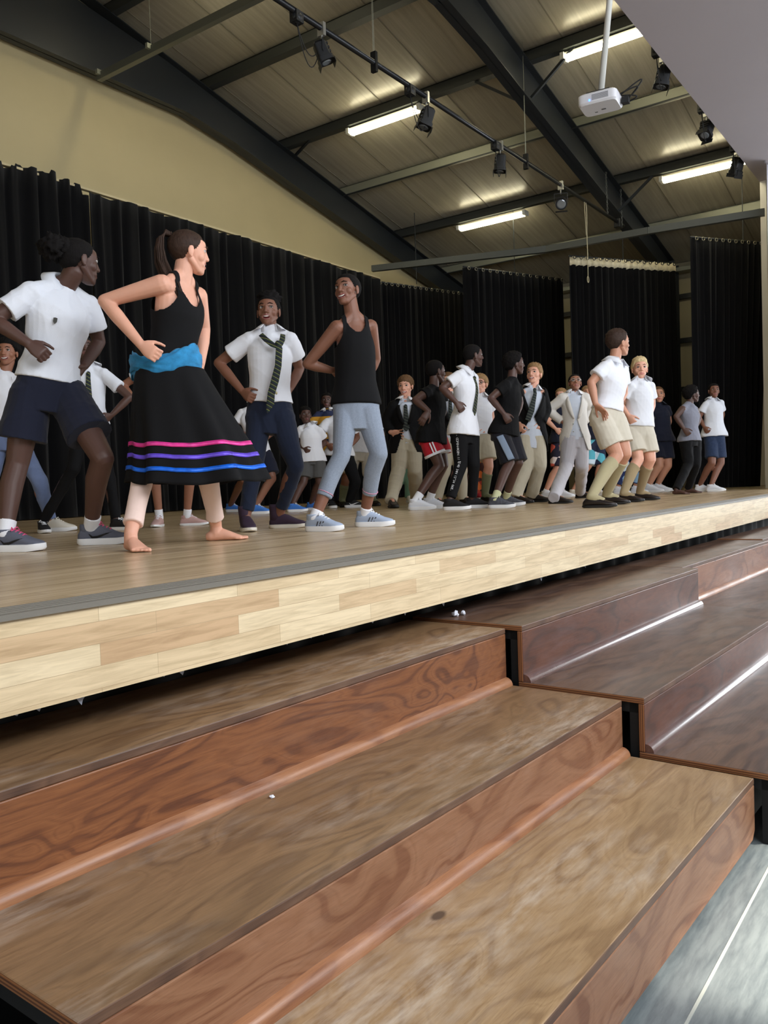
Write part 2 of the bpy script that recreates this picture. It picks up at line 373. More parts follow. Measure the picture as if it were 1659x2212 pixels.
# fluorescent lamps
M_lamp = mat('lit_fluorescent_tube', (255, 244, 205), emis=20)
M_lampb = mat('lamp_body_white', (220, 220, 210), .5)
for (x, y0, y1, lab) in [(10.1, 6.42, 7.68, 'lit fluorescent lamp under the roof on the left, behind the second spotlight'),
                         (10.1, 2.95, 4.25, 'lit fluorescent lamp behind the projector pole, upper right'),
                         (13.28, 2.75, 4.03, 'lit fluorescent lamp at lower right near the edge of the plaster ceiling'),
                         (13.28, 6.38, 7.68, 'lit fluorescent lamp low in the middle of the picture above the wing curtains'),
                         (6.9, 6.4, 7.7, 'added unseen fluorescent lamp beyond the top of the picture, lighting the left wall'),  # this lamp and the next are added out of view to brighten the wall
                         (6.9, 2.9, 4.2, 'added unseen fluorescent lamp beyond the top of the picture, stage front side')]:
    z = rz(x)-.02; t = thing('fluorescent_lamp', lab, 'lamp', (x, (y0+y1)/2, z), 'fluorescent lamps under the purlins')
    MB().box((x-.05, y0, z-.03), (x+.05, y1, z)).build('lamp_body', M_lampb, t)
    MB().loft([(Vector((x, yy, z-.055)), Vector((1, 0, 0)), Vector((0, 0, 1)), .075, .035) for yy in (y0+.02, y1-.02)], 14).build('bloom_diffuser', M_lamp, t, smooth=True)  # lit body widened so its shape stands in for the lamp's bloom
    q = MB(); q.box((x-.08, y0-.03, z-.08), (x+.08, y0+.02, z)); q.box((x-.08, y1-.02, z-.08), (x+.08, y1+.03, z)); q.build('end_cap', M_lampb, t)
# ------------------------------------------------------------------ stage
M_deck = staves('stage_floor_strips', (198, 174, 138), (214, 190, 154), (180, 156, 122), 1.35, .07, .27, grain=(1.2, 26, 26), mortar=.001, mcol=(120, 98, 70))
M_fascia = staves('beech_block_fascia', (222, 198, 160), (234, 214, 178), (206, 172, 134), 0.50, .0588, .38, rot=(math.pi/2, 0, 0), grain=(3, 26, 40), bump=0)
st = thing('stage', 'raised wooden stage platform with pale beech block front', 'stage', (6, 1.9, 0))
MB().box((-4.9, 1.9, STZ-.03), (16.5, YW-.01, STZ)).build('deck', M_deck, st)
MB().box((-4.9, 1.885, CAMZ-.5255), (16.5, 1.905, STZ-.004)).build('fascia', M_fascia, st)
q = MB().box((-4.9, 1.875, STZ-.012), (16.5, 2.005, STZ+.003))
for i in range(4): q.box((-4.9, 1.9+i*.028, STZ+.003), (16.5, 1.912+i*.028, STZ+.0055))
q.build('nosing_strip', mat('grey_grooved_nosing', (118, 113, 104), .5, bump=.1, bscale=120), st)
MB().grid(lambda u, v: Vector((-4.9+21.4*u, 2.23+.018*math.sin(u*420)+.012*math.sin(u*173), .12+v*(CAMZ-.45-.12))), 900, 1).build('skirt_cloth', mat('black_skirt_cloth', (20, 20, 24), .9, sheen=.3), st, smooth=True)
# torn white tape scraps under the fascia
tp = MB(); rnd = random.Random(5); x = -.2
while x < 4.8:
    n = rnd.random()
    w = .012+.03*rnd.random(); h = .006+.010*rnd.random() + (.012 if n > .86 else 0)
    z0 = CAMZ-.5255-.002; y_ = 1.91+.05*rnd.random()
    pts = [(x, y_, z0), (x+w, y_, z0-.003), (x+w*.7, y_, z0-h*.5), (x+w*.55, y_, z0-h), (x+w*.3, y_, z0-h*.6)]
    tp.prism(pts, (0, .0015, 0)); x += w+.01+.09*rnd.random()*(1.2 if n < .5 else .3)
tag(tp.build('tape_scraps', mat('white_tape', (170, 176, 192), .7), st), kind='stuff')
# ------------------------------------------------------------------ bleacher units
DL = -0.03245781822289353
WOODS = {
 'L1': plywood('worn_tread_ply', (120, 92, 64), (96, 70, 48), (142, 110, 78), (186, 170, 154), .42, 2.3, scuffamt=.9, ring=5, kn=.7),
 'L2': plywood('orange_riser_ply', (124, 76, 46), (82, 46, 32), (144, 92, 56), (150, 118, 98), .42, 5.1, scuffamt=.3, ring=9),
 'L4': plywood('faded_orange_riser_ply', (140, 98, 70), (112, 68, 44), (154, 112, 84), (172, 144, 126), .42, 6.4, scuffamt=.6, ring=6),
 'L3': plywood('sandy_tread_ply', (152, 122, 88), (126, 96, 66), (172, 142, 106), (204, 190, 174), .40, 9.7, scuffamt=.8, ring=6),
 'R1': plywood('dark_glossy_tread_ply', (88, 64, 50), (56, 38, 31), (110, 82, 64), (128, 112, 108), .38, 12.2, scuffamt=.4, ring=3.5, coat=.06, kn=.5),
 'R2': plywood('dark_red_riser_ply', (88, 50, 36), (52, 30, 24), (108, 64, 44), (110, 86, 84), .40, 15.9, scuffamt=.5, ring=4, coat=.06, kn=.6),
 'M2': plywood('light_red_riser_ply', (134, 90, 68), (98, 62, 48), (154, 108, 82), (150, 122, 110), .4, 21.3, scuffamt=.3, ring=4),
}
M_mould = plywood('pine_quarter_round', (150, 100, 66), (120, 74, 48), (170, 120, 84), (196, 170, 158), .4, 3.3, kn=0, ring=4)
M_mouldd = plywood('varnished_quarter_round', (96, 66, 60), (70, 46, 44), (112, 80, 72), (150, 140, 150), .16, 8.3, kn=0, ring=4, coat=.8)
def edge_ply(ax):
    m, t, b = newmat('plywood_edge_layers_'+'xyz'[ax])
    tc = t.add('ShaderNodeTexCoord').outputs['Object']; s = t.add('ShaderNodeSeparateXYZ'); t.l.new(tc, s.inputs[0])
    w = t.math('PINGPONG', t.math('MULTIPLY', s.outputs[ax], 250.), 1.)
    t.set(b, 'Base Color', t.ramp(w, [(.2, lin((92, 56, 36))), (.8, lin((150, 100, 62)))])); b.inputs['Roughness'].default_value = .5; return m
M_nose = plywood('dark_worn_tread_edge', (92, 66, 52), (60, 42, 36), (116, 86, 66), (150, 130, 116), .45, 4.4, kn=0, ring=3)
M_edge = edge_ply(2); M_edgey = edge_ply(1)
def bleacher(label, x0, x1, yb, ys, zs, wt, wr, mold, grp, right_end=False):
    """ys/zs: front line and height of each tread, zs last = floor; in the units' own rotated frame"""
    t = thing('bleacher_unit', label, 'bleacher', (0, 0, 0), grp, DL)
    L = x1-x0; T = .024
    n = len(ys)
    def add(mb, nm, m, loc, ang=None):
        o = mb.build(nm, m, None, smooth=False); o.parent = t; o.location = loc
        bv = o.modifiers.new('bevel', 'BEVEL'); bv.width = .0035; bv.segments = 2; bv.limit_method = 'ANGLE'; return o
    for i in range(n):
        yf = ys[i]; back = yb if i == 0 else ys[i-1]+T
        tr = MB(); tr.box((0, 0, -T), (L, back-yf, 0)); 
        o = add(tr, 'tread', [wt[i], M_edge, M_nose], (x0, yf, zs[i]))
        for p in o.data.polygons:
            if abs(p.normal.x) > .9: p.material_index = 1
            if p.normal.y < -.9: p.material_index = 2
        bot = zs[i+1] if i < n-1 else .035
        h = zs[i]-T-bot
        ri = MB()
        if i < n-1: ri.box((0, 0, 0), (L, T, h))
        else: ri.prism([(0, 0, .03), (.03, 0, 0), (L-.03, 0, 0), (L, 0, .03), (L, 0, h), (0, 0, h)], (0, T, 0))
        o = add(ri, 'riser', [wr[i], M_edgey], (x0, yf, bot))
        for p in o.data.polygons:
            if abs(p.normal.x) > .9: p.material_index = 1
        if i > 0:
            mo = MB(); R_ = .032; prof = [(0, 0)]+[(-R_*math.cos(a), R_*math.sin(a)) for a in [math.pi/2*k/6 for k in range(7)]]
            prof = [(0, 0, 0)]+[(0, -R_*math.cos(math.pi/2*k/6), R_*math.sin(math.pi/2*k/6)) for k in range(7)]
            mo.prism(prof, (L-.012, 0, 0))
            o = mo.build('quarter_round', mold, None, ang=40); o.parent = t; o.location = (x0+.006, ys[i-1], zs[i])
    # black steel frame on both ends
    for s, xe in ((0, x0+.012), (1, x1-.012-.035)):
        f = MB()
        for i in range(n):
            yf = ys[i]+T+.004; back = (yb if i == 0 else ys[i-1])
            f.box((xe, yf, zs[i]-T-.04), (xe+.035, back, zs[i]-T-.002)); f.box((xe, yf, 0.0), (xe+.035, yf+.035, zs[i]-T-.002))
        f.box((xe, yb-.04, 0), (xe+.035, yb, zs[0]-T))
        o = f.build('end_frame', M_blk, None); o.parent = t
    # black panels added to paint the dark void inside the open unit
    inn = MB()
    for i in range(n):
        inn.box((x0+.05, ys[i]+.12, .05), (x1-.05, ys[i]+.13, zs[i]-.03))
    o = inn.build('dark_void_panel', M_blk, None); o.parent = t
    return t
zz = [CAMZ-.635, CAMZ-.875, CAMZ-1.0885, 0]
bleacher('worn light brown three-step bleacher in the foreground, nearest the viewer', .735, 3.075, 2.26, [1.75, 1.2446, .7665], zz,
         [WOODS['L1'], WOODS['L1'], WOODS['L3']], [WOODS['L2'], WOODS['L4'], WOODS['L4']], M_mould, 'bleacher units')
zr = [CAMZ-.626, CAMZ-.866, CAMZ-1.078, 0]
bleacher('dark glossy three-step bleacher, middle one beside the foreground unit', 3.11, 5.50, 2.26, [1.69, 1.17, .69], zr,
         [WOODS['R1']]*3, [WOODS['R2']]*3, M_mouldd, 'bleacher units')
bleacher('paler third bleacher unit beyond the dark glossy one', 5.53, 7.87, 2.25, [1.80, 1.27, .79], [CAMZ-.628, CAMZ-.882, CAMZ-1.09, 0],
         [WOODS['R1']]*3, [WOODS['M2']]*3, M_mould, 'bleacher units')
bleacher('farthest bleacher unit at the right edge under the stage front', 7.9, 10.2, 2.25, [1.86, 1.33, .85], [CAMZ-.62, CAMZ-.87, CAMZ-1.08, 0],
         [WOODS['R1']]*3, [WOODS['R2']]*3, M_mouldd, 'bleacher units')
# paper scraps
M_paper = mat('crumpled_white_paper', (225, 228, 238), .7)
def crumple(c, r, seed, label, flat=.7):
    rn = random.Random(seed); b = MB(); b.ball((0, 0, 0), r, r*.8, r*flat, nu=7, nv=5)
    b.v = [tuple(Vector(v)*(.6+.7*rn.random())) for v in b.v]; zmin = min(v[2] for v in b.v)
    o = b.build('paper_scrap', M_paper); o.location = Vector(c)-Vector((0, 0, zmin)); tag(o, label, 'paper')
crumple(on_z(984, 1332, zr[0]), .020, 3, 'crumpled white tissue on the dark bleacher top, left one of two')
crumple(on_z(1001, 1329, zr[0]), .016, 8, 'smaller bluish-white paper twist right beside the crumpled tissue')
crumple(on_z(588, 1724, zz[1]), .009, 11, 'tiny white paper scrap lying on the foreground bleacher step', .5)
# ================================================================== CURTAINS
M_curt = mat('black_velour_curtain', (13, 13, 15), .95, spec=.1, sheen=.08, var=.12, vscale=3, stretch=(6, 6, .4), bump=.2, bscale=300)
M_ring = mat('brass_eyelet', (170, 165, 145), .35, .8)
M_head = mat('cream_header_tape', (226, 216, 186), .8)
TOPZ = CAMZ+3.59
def curtain(label, A, B, z0, z1, nf, amp=.05, group='black stage curtains', top=None, shrink=0., header=False, rings=True, seed=0, hangs=True, m=None):
    A = Vector((A[0], A[1], 0)); B = Vector((B[0], B[1], 0)); d = B-A; n = Vector((-d.y, d.x, 0)).normalized()
    t = thing('stage_curtain', label, 'curtain', (A+B)/2+Vector((0, 0, z0)), group)
    rn = random.Random(seed); ph = [rn.random()*6.28 for _ in range(6)]
    def fn(u, v):
        uu = u+.012*math.sin(u*nf*1.7+ph[0])*(1-v)+.006*math.sin(u*nf*4.1+ph[1])
        a = amp*(.75+.5*math.sin(u*nf*.9+ph[2])*(1-.6*v))*(1.0-.25*v)
        w = math.sin(uu*nf*2*math.pi)+.35*math.sin(uu*nf*4.3*math.pi+ph[3]+2*v)+.25*math.sin(uu*nf*1.1*math.pi+ph[4]-v)
        us = u*(1-shrink*(1-v))
        zt = z1+(top(u) if top else 0)+(-.018*abs(math.cos(u*nf*math.pi)) if rings else 0)
        p = A+d*us+n*(a*w); p.z = z0+(zt-z0)*v; return p
    q = MB(); q.grid(fn, int(nf*10), 14); c = q.build('cloth', m or M_curt, t, smooth=True)
    so_ = c.modifiers.new('thickness', 'SOLIDIFY'); so_.thickness = .006
    if header:
        q = MB(); q.grid(lambda u, v: fn(u, .965+.035*v)-n*.012*(1 if n.y > 0 else -1) if True else 0, int(nf*10), 1)
        h = q.build('header_tape', M_head, t, smooth=True); s2 = h.modifiers.new('thickness', 'SOLIDIFY'); s2.thickness = .004; s2.offset = 0
    if rings:
        ax = d.normalized(); cnt = int(nf)
        for i in range(cnt):
            u = (i+.5)/cnt; c0 = A+d*u; c0.z = z1-.035; q = MB(); sgn = -1 if n.dot(Vector((.81, .58, 0))) > 0 else 1
            c0 = c0+n*sgn*(amp+.02); pts = [c0+ax*(.026*math.cos(k*math.pi/4))+Vector((0, 0, .026*math.sin(k*math.pi/4))) for k in range(9)]
            q.tube(pts, .006, 5); q.build('eyelet', M_ring if not header else M_blk, t, smooth=True)
        q = MB(); q.tube([A+Vector((0, 0, z1+.0)), B+Vector((0, 0, z1+.0))], .014, 6); q.build('rod', M_steel, t, smooth=True)
    return t
def P2(px, py): p = on_z(px, py, TOPZ); return (p.x, p.y)
rn9 = random.Random(4); jag = [rn9.uniform(-.05, .02) for _ in range(200)]
curtain('long black curtain at far left with a ragged bunched top edge', (1.2, 8.6), (6.12, 8.6), STZ+.01, TOPZ+.02, 22, .055, top=lambda u: jag[int(u*60)] + (.05*math.sin(u*9) if u > .8 else 0)-(.09 if u > .985 else 0), rings=False, seed=3)
curtain('long black curtain along the back wall from the split to the corner', (6.14, 8.62), (12.0, 8.62), STZ+.01, TOPZ, 26, .05, top=lambda u: -.015*math.sin(u*40)-.01, rings=False, seed=5)
tag(MB().box((1, 8.62, TOPZ+.005), (12.05, 8.68, TOPZ+.03)).build('curtain_track', mat('cream_track', (205, 190, 150), .6)), 'thin cream track at the head of the long back curtain', 'track')
curtain('black eyelet wing curtain farthest back, beside the long back curtain', P2(797, 606), P2(1003, 633), STZ+.02, TOPZ, 17, .045, 'black wing curtains', seed=7)
curtain('black eyelet wing curtain second from the back', P2(1000, 576), P2(1215, 603), STZ+.02, TOPZ, 15, .05, 'black wing curtains', seed=9)
curtain('black wing curtain with a cream header tape', P2(1229, 553), P2(1457, 569), STZ+.02, TOPZ, 17, .05, 'black wing curtains', header=True, seed=11)
curtain('black eyelet wing curtain nearest the right edge of the stage', P2(1491, 512), P2(1657, 525), STZ+.02, TOPZ, 12, .05, 'black wing curtains', shrink=.17, seed=13)
# white return wall and white drape at the right
struct(MB().box((on_y(1661, 750, 2.60).x, 2.60, STZ), (16.5, 2.685, SOFZ)).build('wall_return', M_white), 'narrow white wall return at the right end of the stage')
struct(MB().box((16.36, 2.79, STZ), (16.45, 3.40, rz(16.4))).build('trim_9', M_white), 'white end post of the stage opening')
curtain('white drape hanging at the right edge of the picture', (on_y(1668, 1000, 2.42).x, 2.42), (15.0, 2.3), STZ+.005, SOFZ-.02, 6, .05, None, rings=False, seed=15, m=mat('white_drape_cloth', (222, 222, 232), .8))
# black track and wires
for (px, py, zt, lab) in [(900, 614, TOPZ, 'thin wire holding the farthest wing curtain'), (1112, 590, TOPZ, 'thin wire holding the second wing curtain'),
                      (1346, 562, TOPZ, 'thin wire holding the cream-headed wing curtain'), (1605, 520, TOPZ, 'thin wire holding the nearest wing curtain')]:
    p = on_z(px, py, zt); q = MB(); q.tube([p, Vector((p.x, p.y, rz(p.x)+PH))], .007, 6); tag(q.build('suspension_wire', M_steel), lab, 'wire', 'wires above the wing curtains')
# ================================================================== LIGHTING PIPES
PY, PZ = 4.72, CAMZ+4.03
M_pipe = mat('black_pipe', (24, 26, 30), .35, .3)
M_spot = mat('black_spotlight_housing', (22, 24, 28), .5, .1)
M_lens = mat('spotlight_lens', (120, 125, 130), .1, .2)
M_chrome = mat('zinc_clamp', (190, 190, 185), .3, .8)
tag(MB().tube([(4.6, PY, PZ), (13.45, PY, PZ)], .026, 12).build('lighting_pipe', M_pipe, smooth=True), 'long black lighting pipe slanting across the roof with spotlights on it', 'pipe')
tag(MB().tube([(6.2, 2.8, CAMZ+4.53), (12.95, 2.8, CAMZ+4.53)], .024, 12).build('lighting_pipe', M_pipe, smooth=True), 'second lighting pipe hidden just above the plaster ceiling edge', 'pipe')
def spot(x, y, z, aim, s, label, box_dx=-.35, round_=False, boxed=True):
    t = thing('stage_spotlight', label, 'spotlight', (x, y, z), 'stage spotlights')
    q = MB(); q.box((x-.018, y-.035, z-.07), (x+.018, y+.035, z+.045)); q.tube([(x, y, z-.03), (x, y, z-.13)], .009, 6); q.build('clamp', M_chrome, t)
    a = Vector(aim).normalized(); c = Vector((x, y, z-.13-.11*s))
    sd, up = frame_from(a, Vector((0, 0, 1)).cross(a))
    q = MB(); w = .085*s
    for k in (-1, 1): q.obox(c+sd*k*(w+.008)+Vector((0, 0, .055*s)), Vector((0, 0, .07*s)), sd*.004, a*.014)
    q.obox(c+Vector((0, 0, .125*s)), sd*(w+.01), a*.014, Vector((0, 0, .004))); q.build('yoke', M_spot, t)
    q = MB(); L = .13*s
    if round_:
        q.loft([(c-a*L, sd, up, w*.55, w*.55), (c-a*L*.8, sd, up, w*.8, w*.8), (c+a*L*.3, sd, up, w*.85, w*.85), (c+a*L*.35, sd, up, w, w), (c+a*L, sd, up, w, w)], 18)
    else:
        q.loft([(c-a*L, sd, up, w*.62, w*.7, .45), (c-a*L*.75, sd, up, w*.92, w*.92, .4), (c+a*L*.55, sd, up, w*.95, w*.95, .4), (c+a*L*.6, sd, up, w*1.1, w*1.1, .35), (c+a*L, sd, up, w*1.1, w*1.1, .35)], 24)
        for k in (-1, 0, 1): q.obox(c-a*(L*.1-k*.05*s)+up*w*.95, sd*w*.8, up*.008, a*.008)
    q.build('housing', M_spot, t, ang=35)
    q = MB(); q.loft([(c+a*(L+.001), sd, up, w*.75, w*.75), (c+a*(L+.006), sd, up, w*.6, w*.6)], 18); q.build('lens', M_lens, t)
    q = MB(); e = c+a*L*1.0
    q.obox(e-up*w*1.15+a*.03*s, sd*w, up*.002, a*.035*s); q.obox(e+up*w*1.15+a*.025*s, sd*w, up*.002, a*.03*s); q.build('barn_door', M_spot, t)
    if boxed:
        bx = x+box_dx; q = MB(); q.box((bx-.045, y-.04, z-.095), (bx+.045, y+.04, z+.0)); q.ball((bx, y, z-.05), .055, .05, .05); q.build('socket_box', M_spot, t)
        for dd in (0, .05):
            q = MB(); p0 = Vector((bx, y, z-.09)); p1 = c-a*L*.6; q.tube([p0.lerp(p1, k/12)-Vector((0, 0, (.17+dd*2)*math.sin(math.pi*k/12)**.8+.0)) for k in range(13)], .0045, 5); q.build('cable', M_blk, t, smooth=True)
    return t
def onpipe(px, py): return on_y(px, py, PY).x
spot(onpipe(694, 52), PY, PZ, (.25, -.25, -.9), .72, 'boxy black spotlight on the pipe at upper left, first from the left', -.33)
spot(onpipe(920, 215), PY, PZ, (-.25, .2, -.9), .82, 'boxy black spotlight hanging in front of the left fluorescent lamp', -.3)
spot(onpipe(1080, 312), PY, PZ, (-.05, .1, -.95), .78, 'boxy black spotlight in the middle of the pipe, left of the rafter', -.12)
spot(onpipe(1211, 404), PY, PZ, (-.75, -.35, -.5), .95, 'round black lantern with yoke at the far end of the pipe', round_=True, boxed=False)
for px, py, lab, aim, sc in [(1432, 150, 'black spotlight half hidden by the plaster ceiling edge, upper one of three', (-.1, .2, -.9), .85),
                    (1526, 252, 'black spotlight half hidden by the plaster ceiling edge, middle one of three', (-.5, .1, -.8), .85),
                    (1592, 330, 'black spotlight half hidden by the plaster ceiling edge, lowest one of three, before a lamp', (.2, .3, -.8), .85)]:
    p = on_y(px, py, 2.8); spot(p.x, 2.8, CAMZ+4.53, aim, sc, lab, -.22)
# pipe hangers
for px, top in ((808, 30), (1136, 215)):
    x = onpipe(px, 128 if px == 808 else 350); t = thing('pipe_hanger', 'thin double wire and clamp carrying the lighting pipe'+(' left of the second spotlight' if px == 808 else ' right of the middle spotlight'), 'hanger', (x, PY, PZ), 'hangers of the lighting pipe')
    MB().box((x-.018, PY-.03, PZ-.09), (x+.018, PY+.03, PZ+.1)).build('clamp', M_pipe, t)
    q = MB()
    for s in (-1, 1): q.tube([(x+s*.01, PY, PZ+.09), (x, PY, rz(x)+PH)], .0025, 4)
    q.build('wire', M_steel2, t)
def chain(x, y, z0, z1, label):
    t = thing('hanging_chain', label, 'chain', (x, y, z0), 'chains at the end of the lighting pipe'); q = MB(); z = z0; i = 0
    while z < z1:
        a = Vector((1, 0, 0)) if i % 2 else Vector((0, 1, 0)); c = Vector((x+.012*math.sin(z*5), y, z+.018))
        q.tube([c+a*(.011*math.cos(k*math.pi/4))+Vector((0, 0, .021*math.sin(k*math.pi/4))) for k in range(9)], .0035, 4); z += .033; i += 1
    q.build('links', mat('dull_chain', (110, 112, 108), .5, .5), t, smooth=True)
xe = onpipe(1307, 440); chain(xe, PY-.03, PZ, PZ+.62, 'zinc chain in front of the middle rafter, left one'); xe2 = onpipe(1336, 470)
chain(xe2, PY-.05, PZ-.05, PZ+.5, 'zinc chain at the very end of the lighting pipe, right one')
tag(MB().obox((xe2-.02, PY, PZ-.02), (.07, 0, 0), (0, .05, 0), (0, 0, .07)).build('pipe_end_clamp', M_pipe, bevel=.01), 'black clamp block at the end of the lighting pipe', 'clamp')
# rope with a loop
x = onpipe(1265, 440); q = MB(); L = [(x, PY, PZ)]+[Vector((x+.006*math.sin(i), PY-.01, PZ-.11*i)) for i in range(1, 11)]
q.tube(L, .006, 6); e = Vector(L[-1]); q.tube([e+Vector((.03*math.sin(k*math.pi/5), 0, -.045+.045*math.cos(k*math.pi/5))) for k in range(11)], .006, 6)
q.tube([(x-.05, PY, PZ), (x-.01, PY, PZ-.5)], .005, 5)
tag(q.build('rope', mat('pale_rope', (190, 180, 150), .9), smooth=True), 'pale rope with a loop hanging from the lighting pipe', 'rope')
# ================================================================== PROJECTOR
D = 7.2; b0 = at_d(1299, 190, D); t0 = at_d(1317, 0, D); dirp = (t0-b0).normalized()
pj = thing('projector', 'white ceiling projector on a long white pole, upper right', 'projector', b0)
kk = (rz(b0.x)+PH-b0.z)/dirp.z*1.0
MB().tube([b0+dirp*-.02, b0+dirp*kk], .026, 14).build('pole', mat('white_pole', (205, 205, 200), .4), pj, smooth=True)
M_pj = mat('projector_white_plastic', (222, 222, 228), .4)
c = at_d(1297, 221, D); q = MB()
Yv = Vector((.12, -.99, 0)); Xv = Vector((.99, .12, 0)); Zv = Vector((0, 0, 1))
q.loft([(c+Zv*-.05, Yv, Xv, .155, .125, .28), (c+Zv*-.035, Yv, Xv, .166, .138, .25), (c+Zv*.035, Yv, Xv, .166, .138, .25), (c+Zv*.05, Yv, Xv, .15, .12, .28)], 40)
q.build('body', M_pj, pj, ang=40)
MB().obox(c+Zv*.058, Yv*.1, Xv*.09, Zv*.012).build('mount_plate', M_blk, pj)
q = MB()
for i in range(7): q.obox(c-Xv*.139+Zv*(.02-.007*i)-Yv*-.03, Xv*.002, Yv*.07, Zv*.0018)
q.build('vent', mat('vent_grey', (150, 150, 155), .6), pj)
MB().ball(c-Xv*.139-Yv*.06+Zv*-.02, .007, .007, .007).build('status_light', mat('blue_status_light', (60, 120, 255), emis=6), pj)
q = MB(); q.loft([(c-Zv*.0505+Xv*.03+Yv*.02, Yv, Xv, .02, .01, .3), (c-Zv*.052+Xv*.03+Yv*.02, Yv, Xv, .02, .01, .3)], 12); q.obox(c-Zv*.051+Xv*.06-Yv*.05, Yv*.012, Xv*.006, Zv*.001); q.build('label_patch', mat('grey_label', (90, 90, 95), .6), pj)
for i, (r, dz) in enumerate([(.13, .03), (.16, .06), (.11, .0)]):
    p0 = c+Yv*.17+Zv*.03+Xv*(.02*i); p1 = c+Yv*.2-Zv*.02+Xv*(.02*i+.05)
    MB().tube([p0.lerp(p1, k/10)+Yv*(r*math.sin(math.pi*k/10))+Zv*(dz*math.sin(math.pi*k/10)*2) for k in range(11)], .006, 6).build('cable', M_blk, pj, smooth=True)
MB().obox(c+Yv*.205+Xv*.04-Zv*.02, Yv*.03, Xv*.03, Zv*.025).build('plug', M_blk, pj)
# ================================================================== PEOPLE
def remesh(mb, vox, smooth=3, name='tmp'):
    me = bpy.data.meshes.new('tmp'); me.from_pydata(mb.v, [], mb.f); me.update()
    bm = bmesh.new(); bm.from_mesh(me); bmesh.ops.recalc_face_normals(bm, faces=bm.faces); bm.to_mesh(me); bm.free()
    o = bpy.data.objects.new('tmp', me); C.objects.link(o)
    r = o.modifiers.new('r', 'REMESH'); r.mode = 'VOXEL'; r.voxel_size = vox; r.use_smooth_shade = True
    if smooth: s = o.modifiers.new('s', 'SMOOTH'); s.iterations = smooth; s.factor = .5
    dg = bpy.context.evaluated_depsgraph_get(); out = bpy.data.meshes.new_from_object(o.evaluated_get(dg))
    bpy.data.objects.remove(o); bpy.data.meshes.remove(me)
    return out
def get_v(me):
    a = np.empty(len(me.vertices)*3, np.float32); me.vertices.foreach_get('co', a); return a.reshape(-1, 3)
def set_v(me, a): me.vertices.foreach_set('co', np.ascontiguousarray(a, np.float32).ravel()); me.update()
def get_n(me):
    a = np.empty(len(me.vertices)*3, np.float32); me.vertices.foreach_get('normal', a); return a.reshape(-1, 3)
def wrinkle(me, amp, freq=9., seed=0, drop=None):
    v = get_v(me); n = get_n(me); r = np.random.RandomState(seed+1); h = np.zeros(len(v)); w = v*1.0
    w = w+.03*np.sin(v[:, [1, 2, 0]]*freq*.6+r.rand(3)*6)
    for i in range(6):
        d = r.randn(3); d[2] *= .8; d /= np.linalg.norm(d); f = freq*(1+.5*i)
        h += (1-np.abs(np.sin(w@d*f+r.rand()*6)))**2*(1/(1+.55*i))
    h -= h.mean(); v = v+n*(h*amp)[:, None]; set_v(me, v)
def link_mesh(name, me, mats, parent=None):
    me.materials.clear()
    for m in (mats if isinstance(mats, (list, tuple)) else [mats]): me.materials.append(m)
    me.polygons.foreach_set('use_smooth', [True]*len(me.polygons)); me.name = name
    o = bpy.data.objects.new(name, me); C.objects.link(o)
    if parent is not None: o.parent = parent; o.matrix_parent_inverse = parent_inv(parent)
    return o
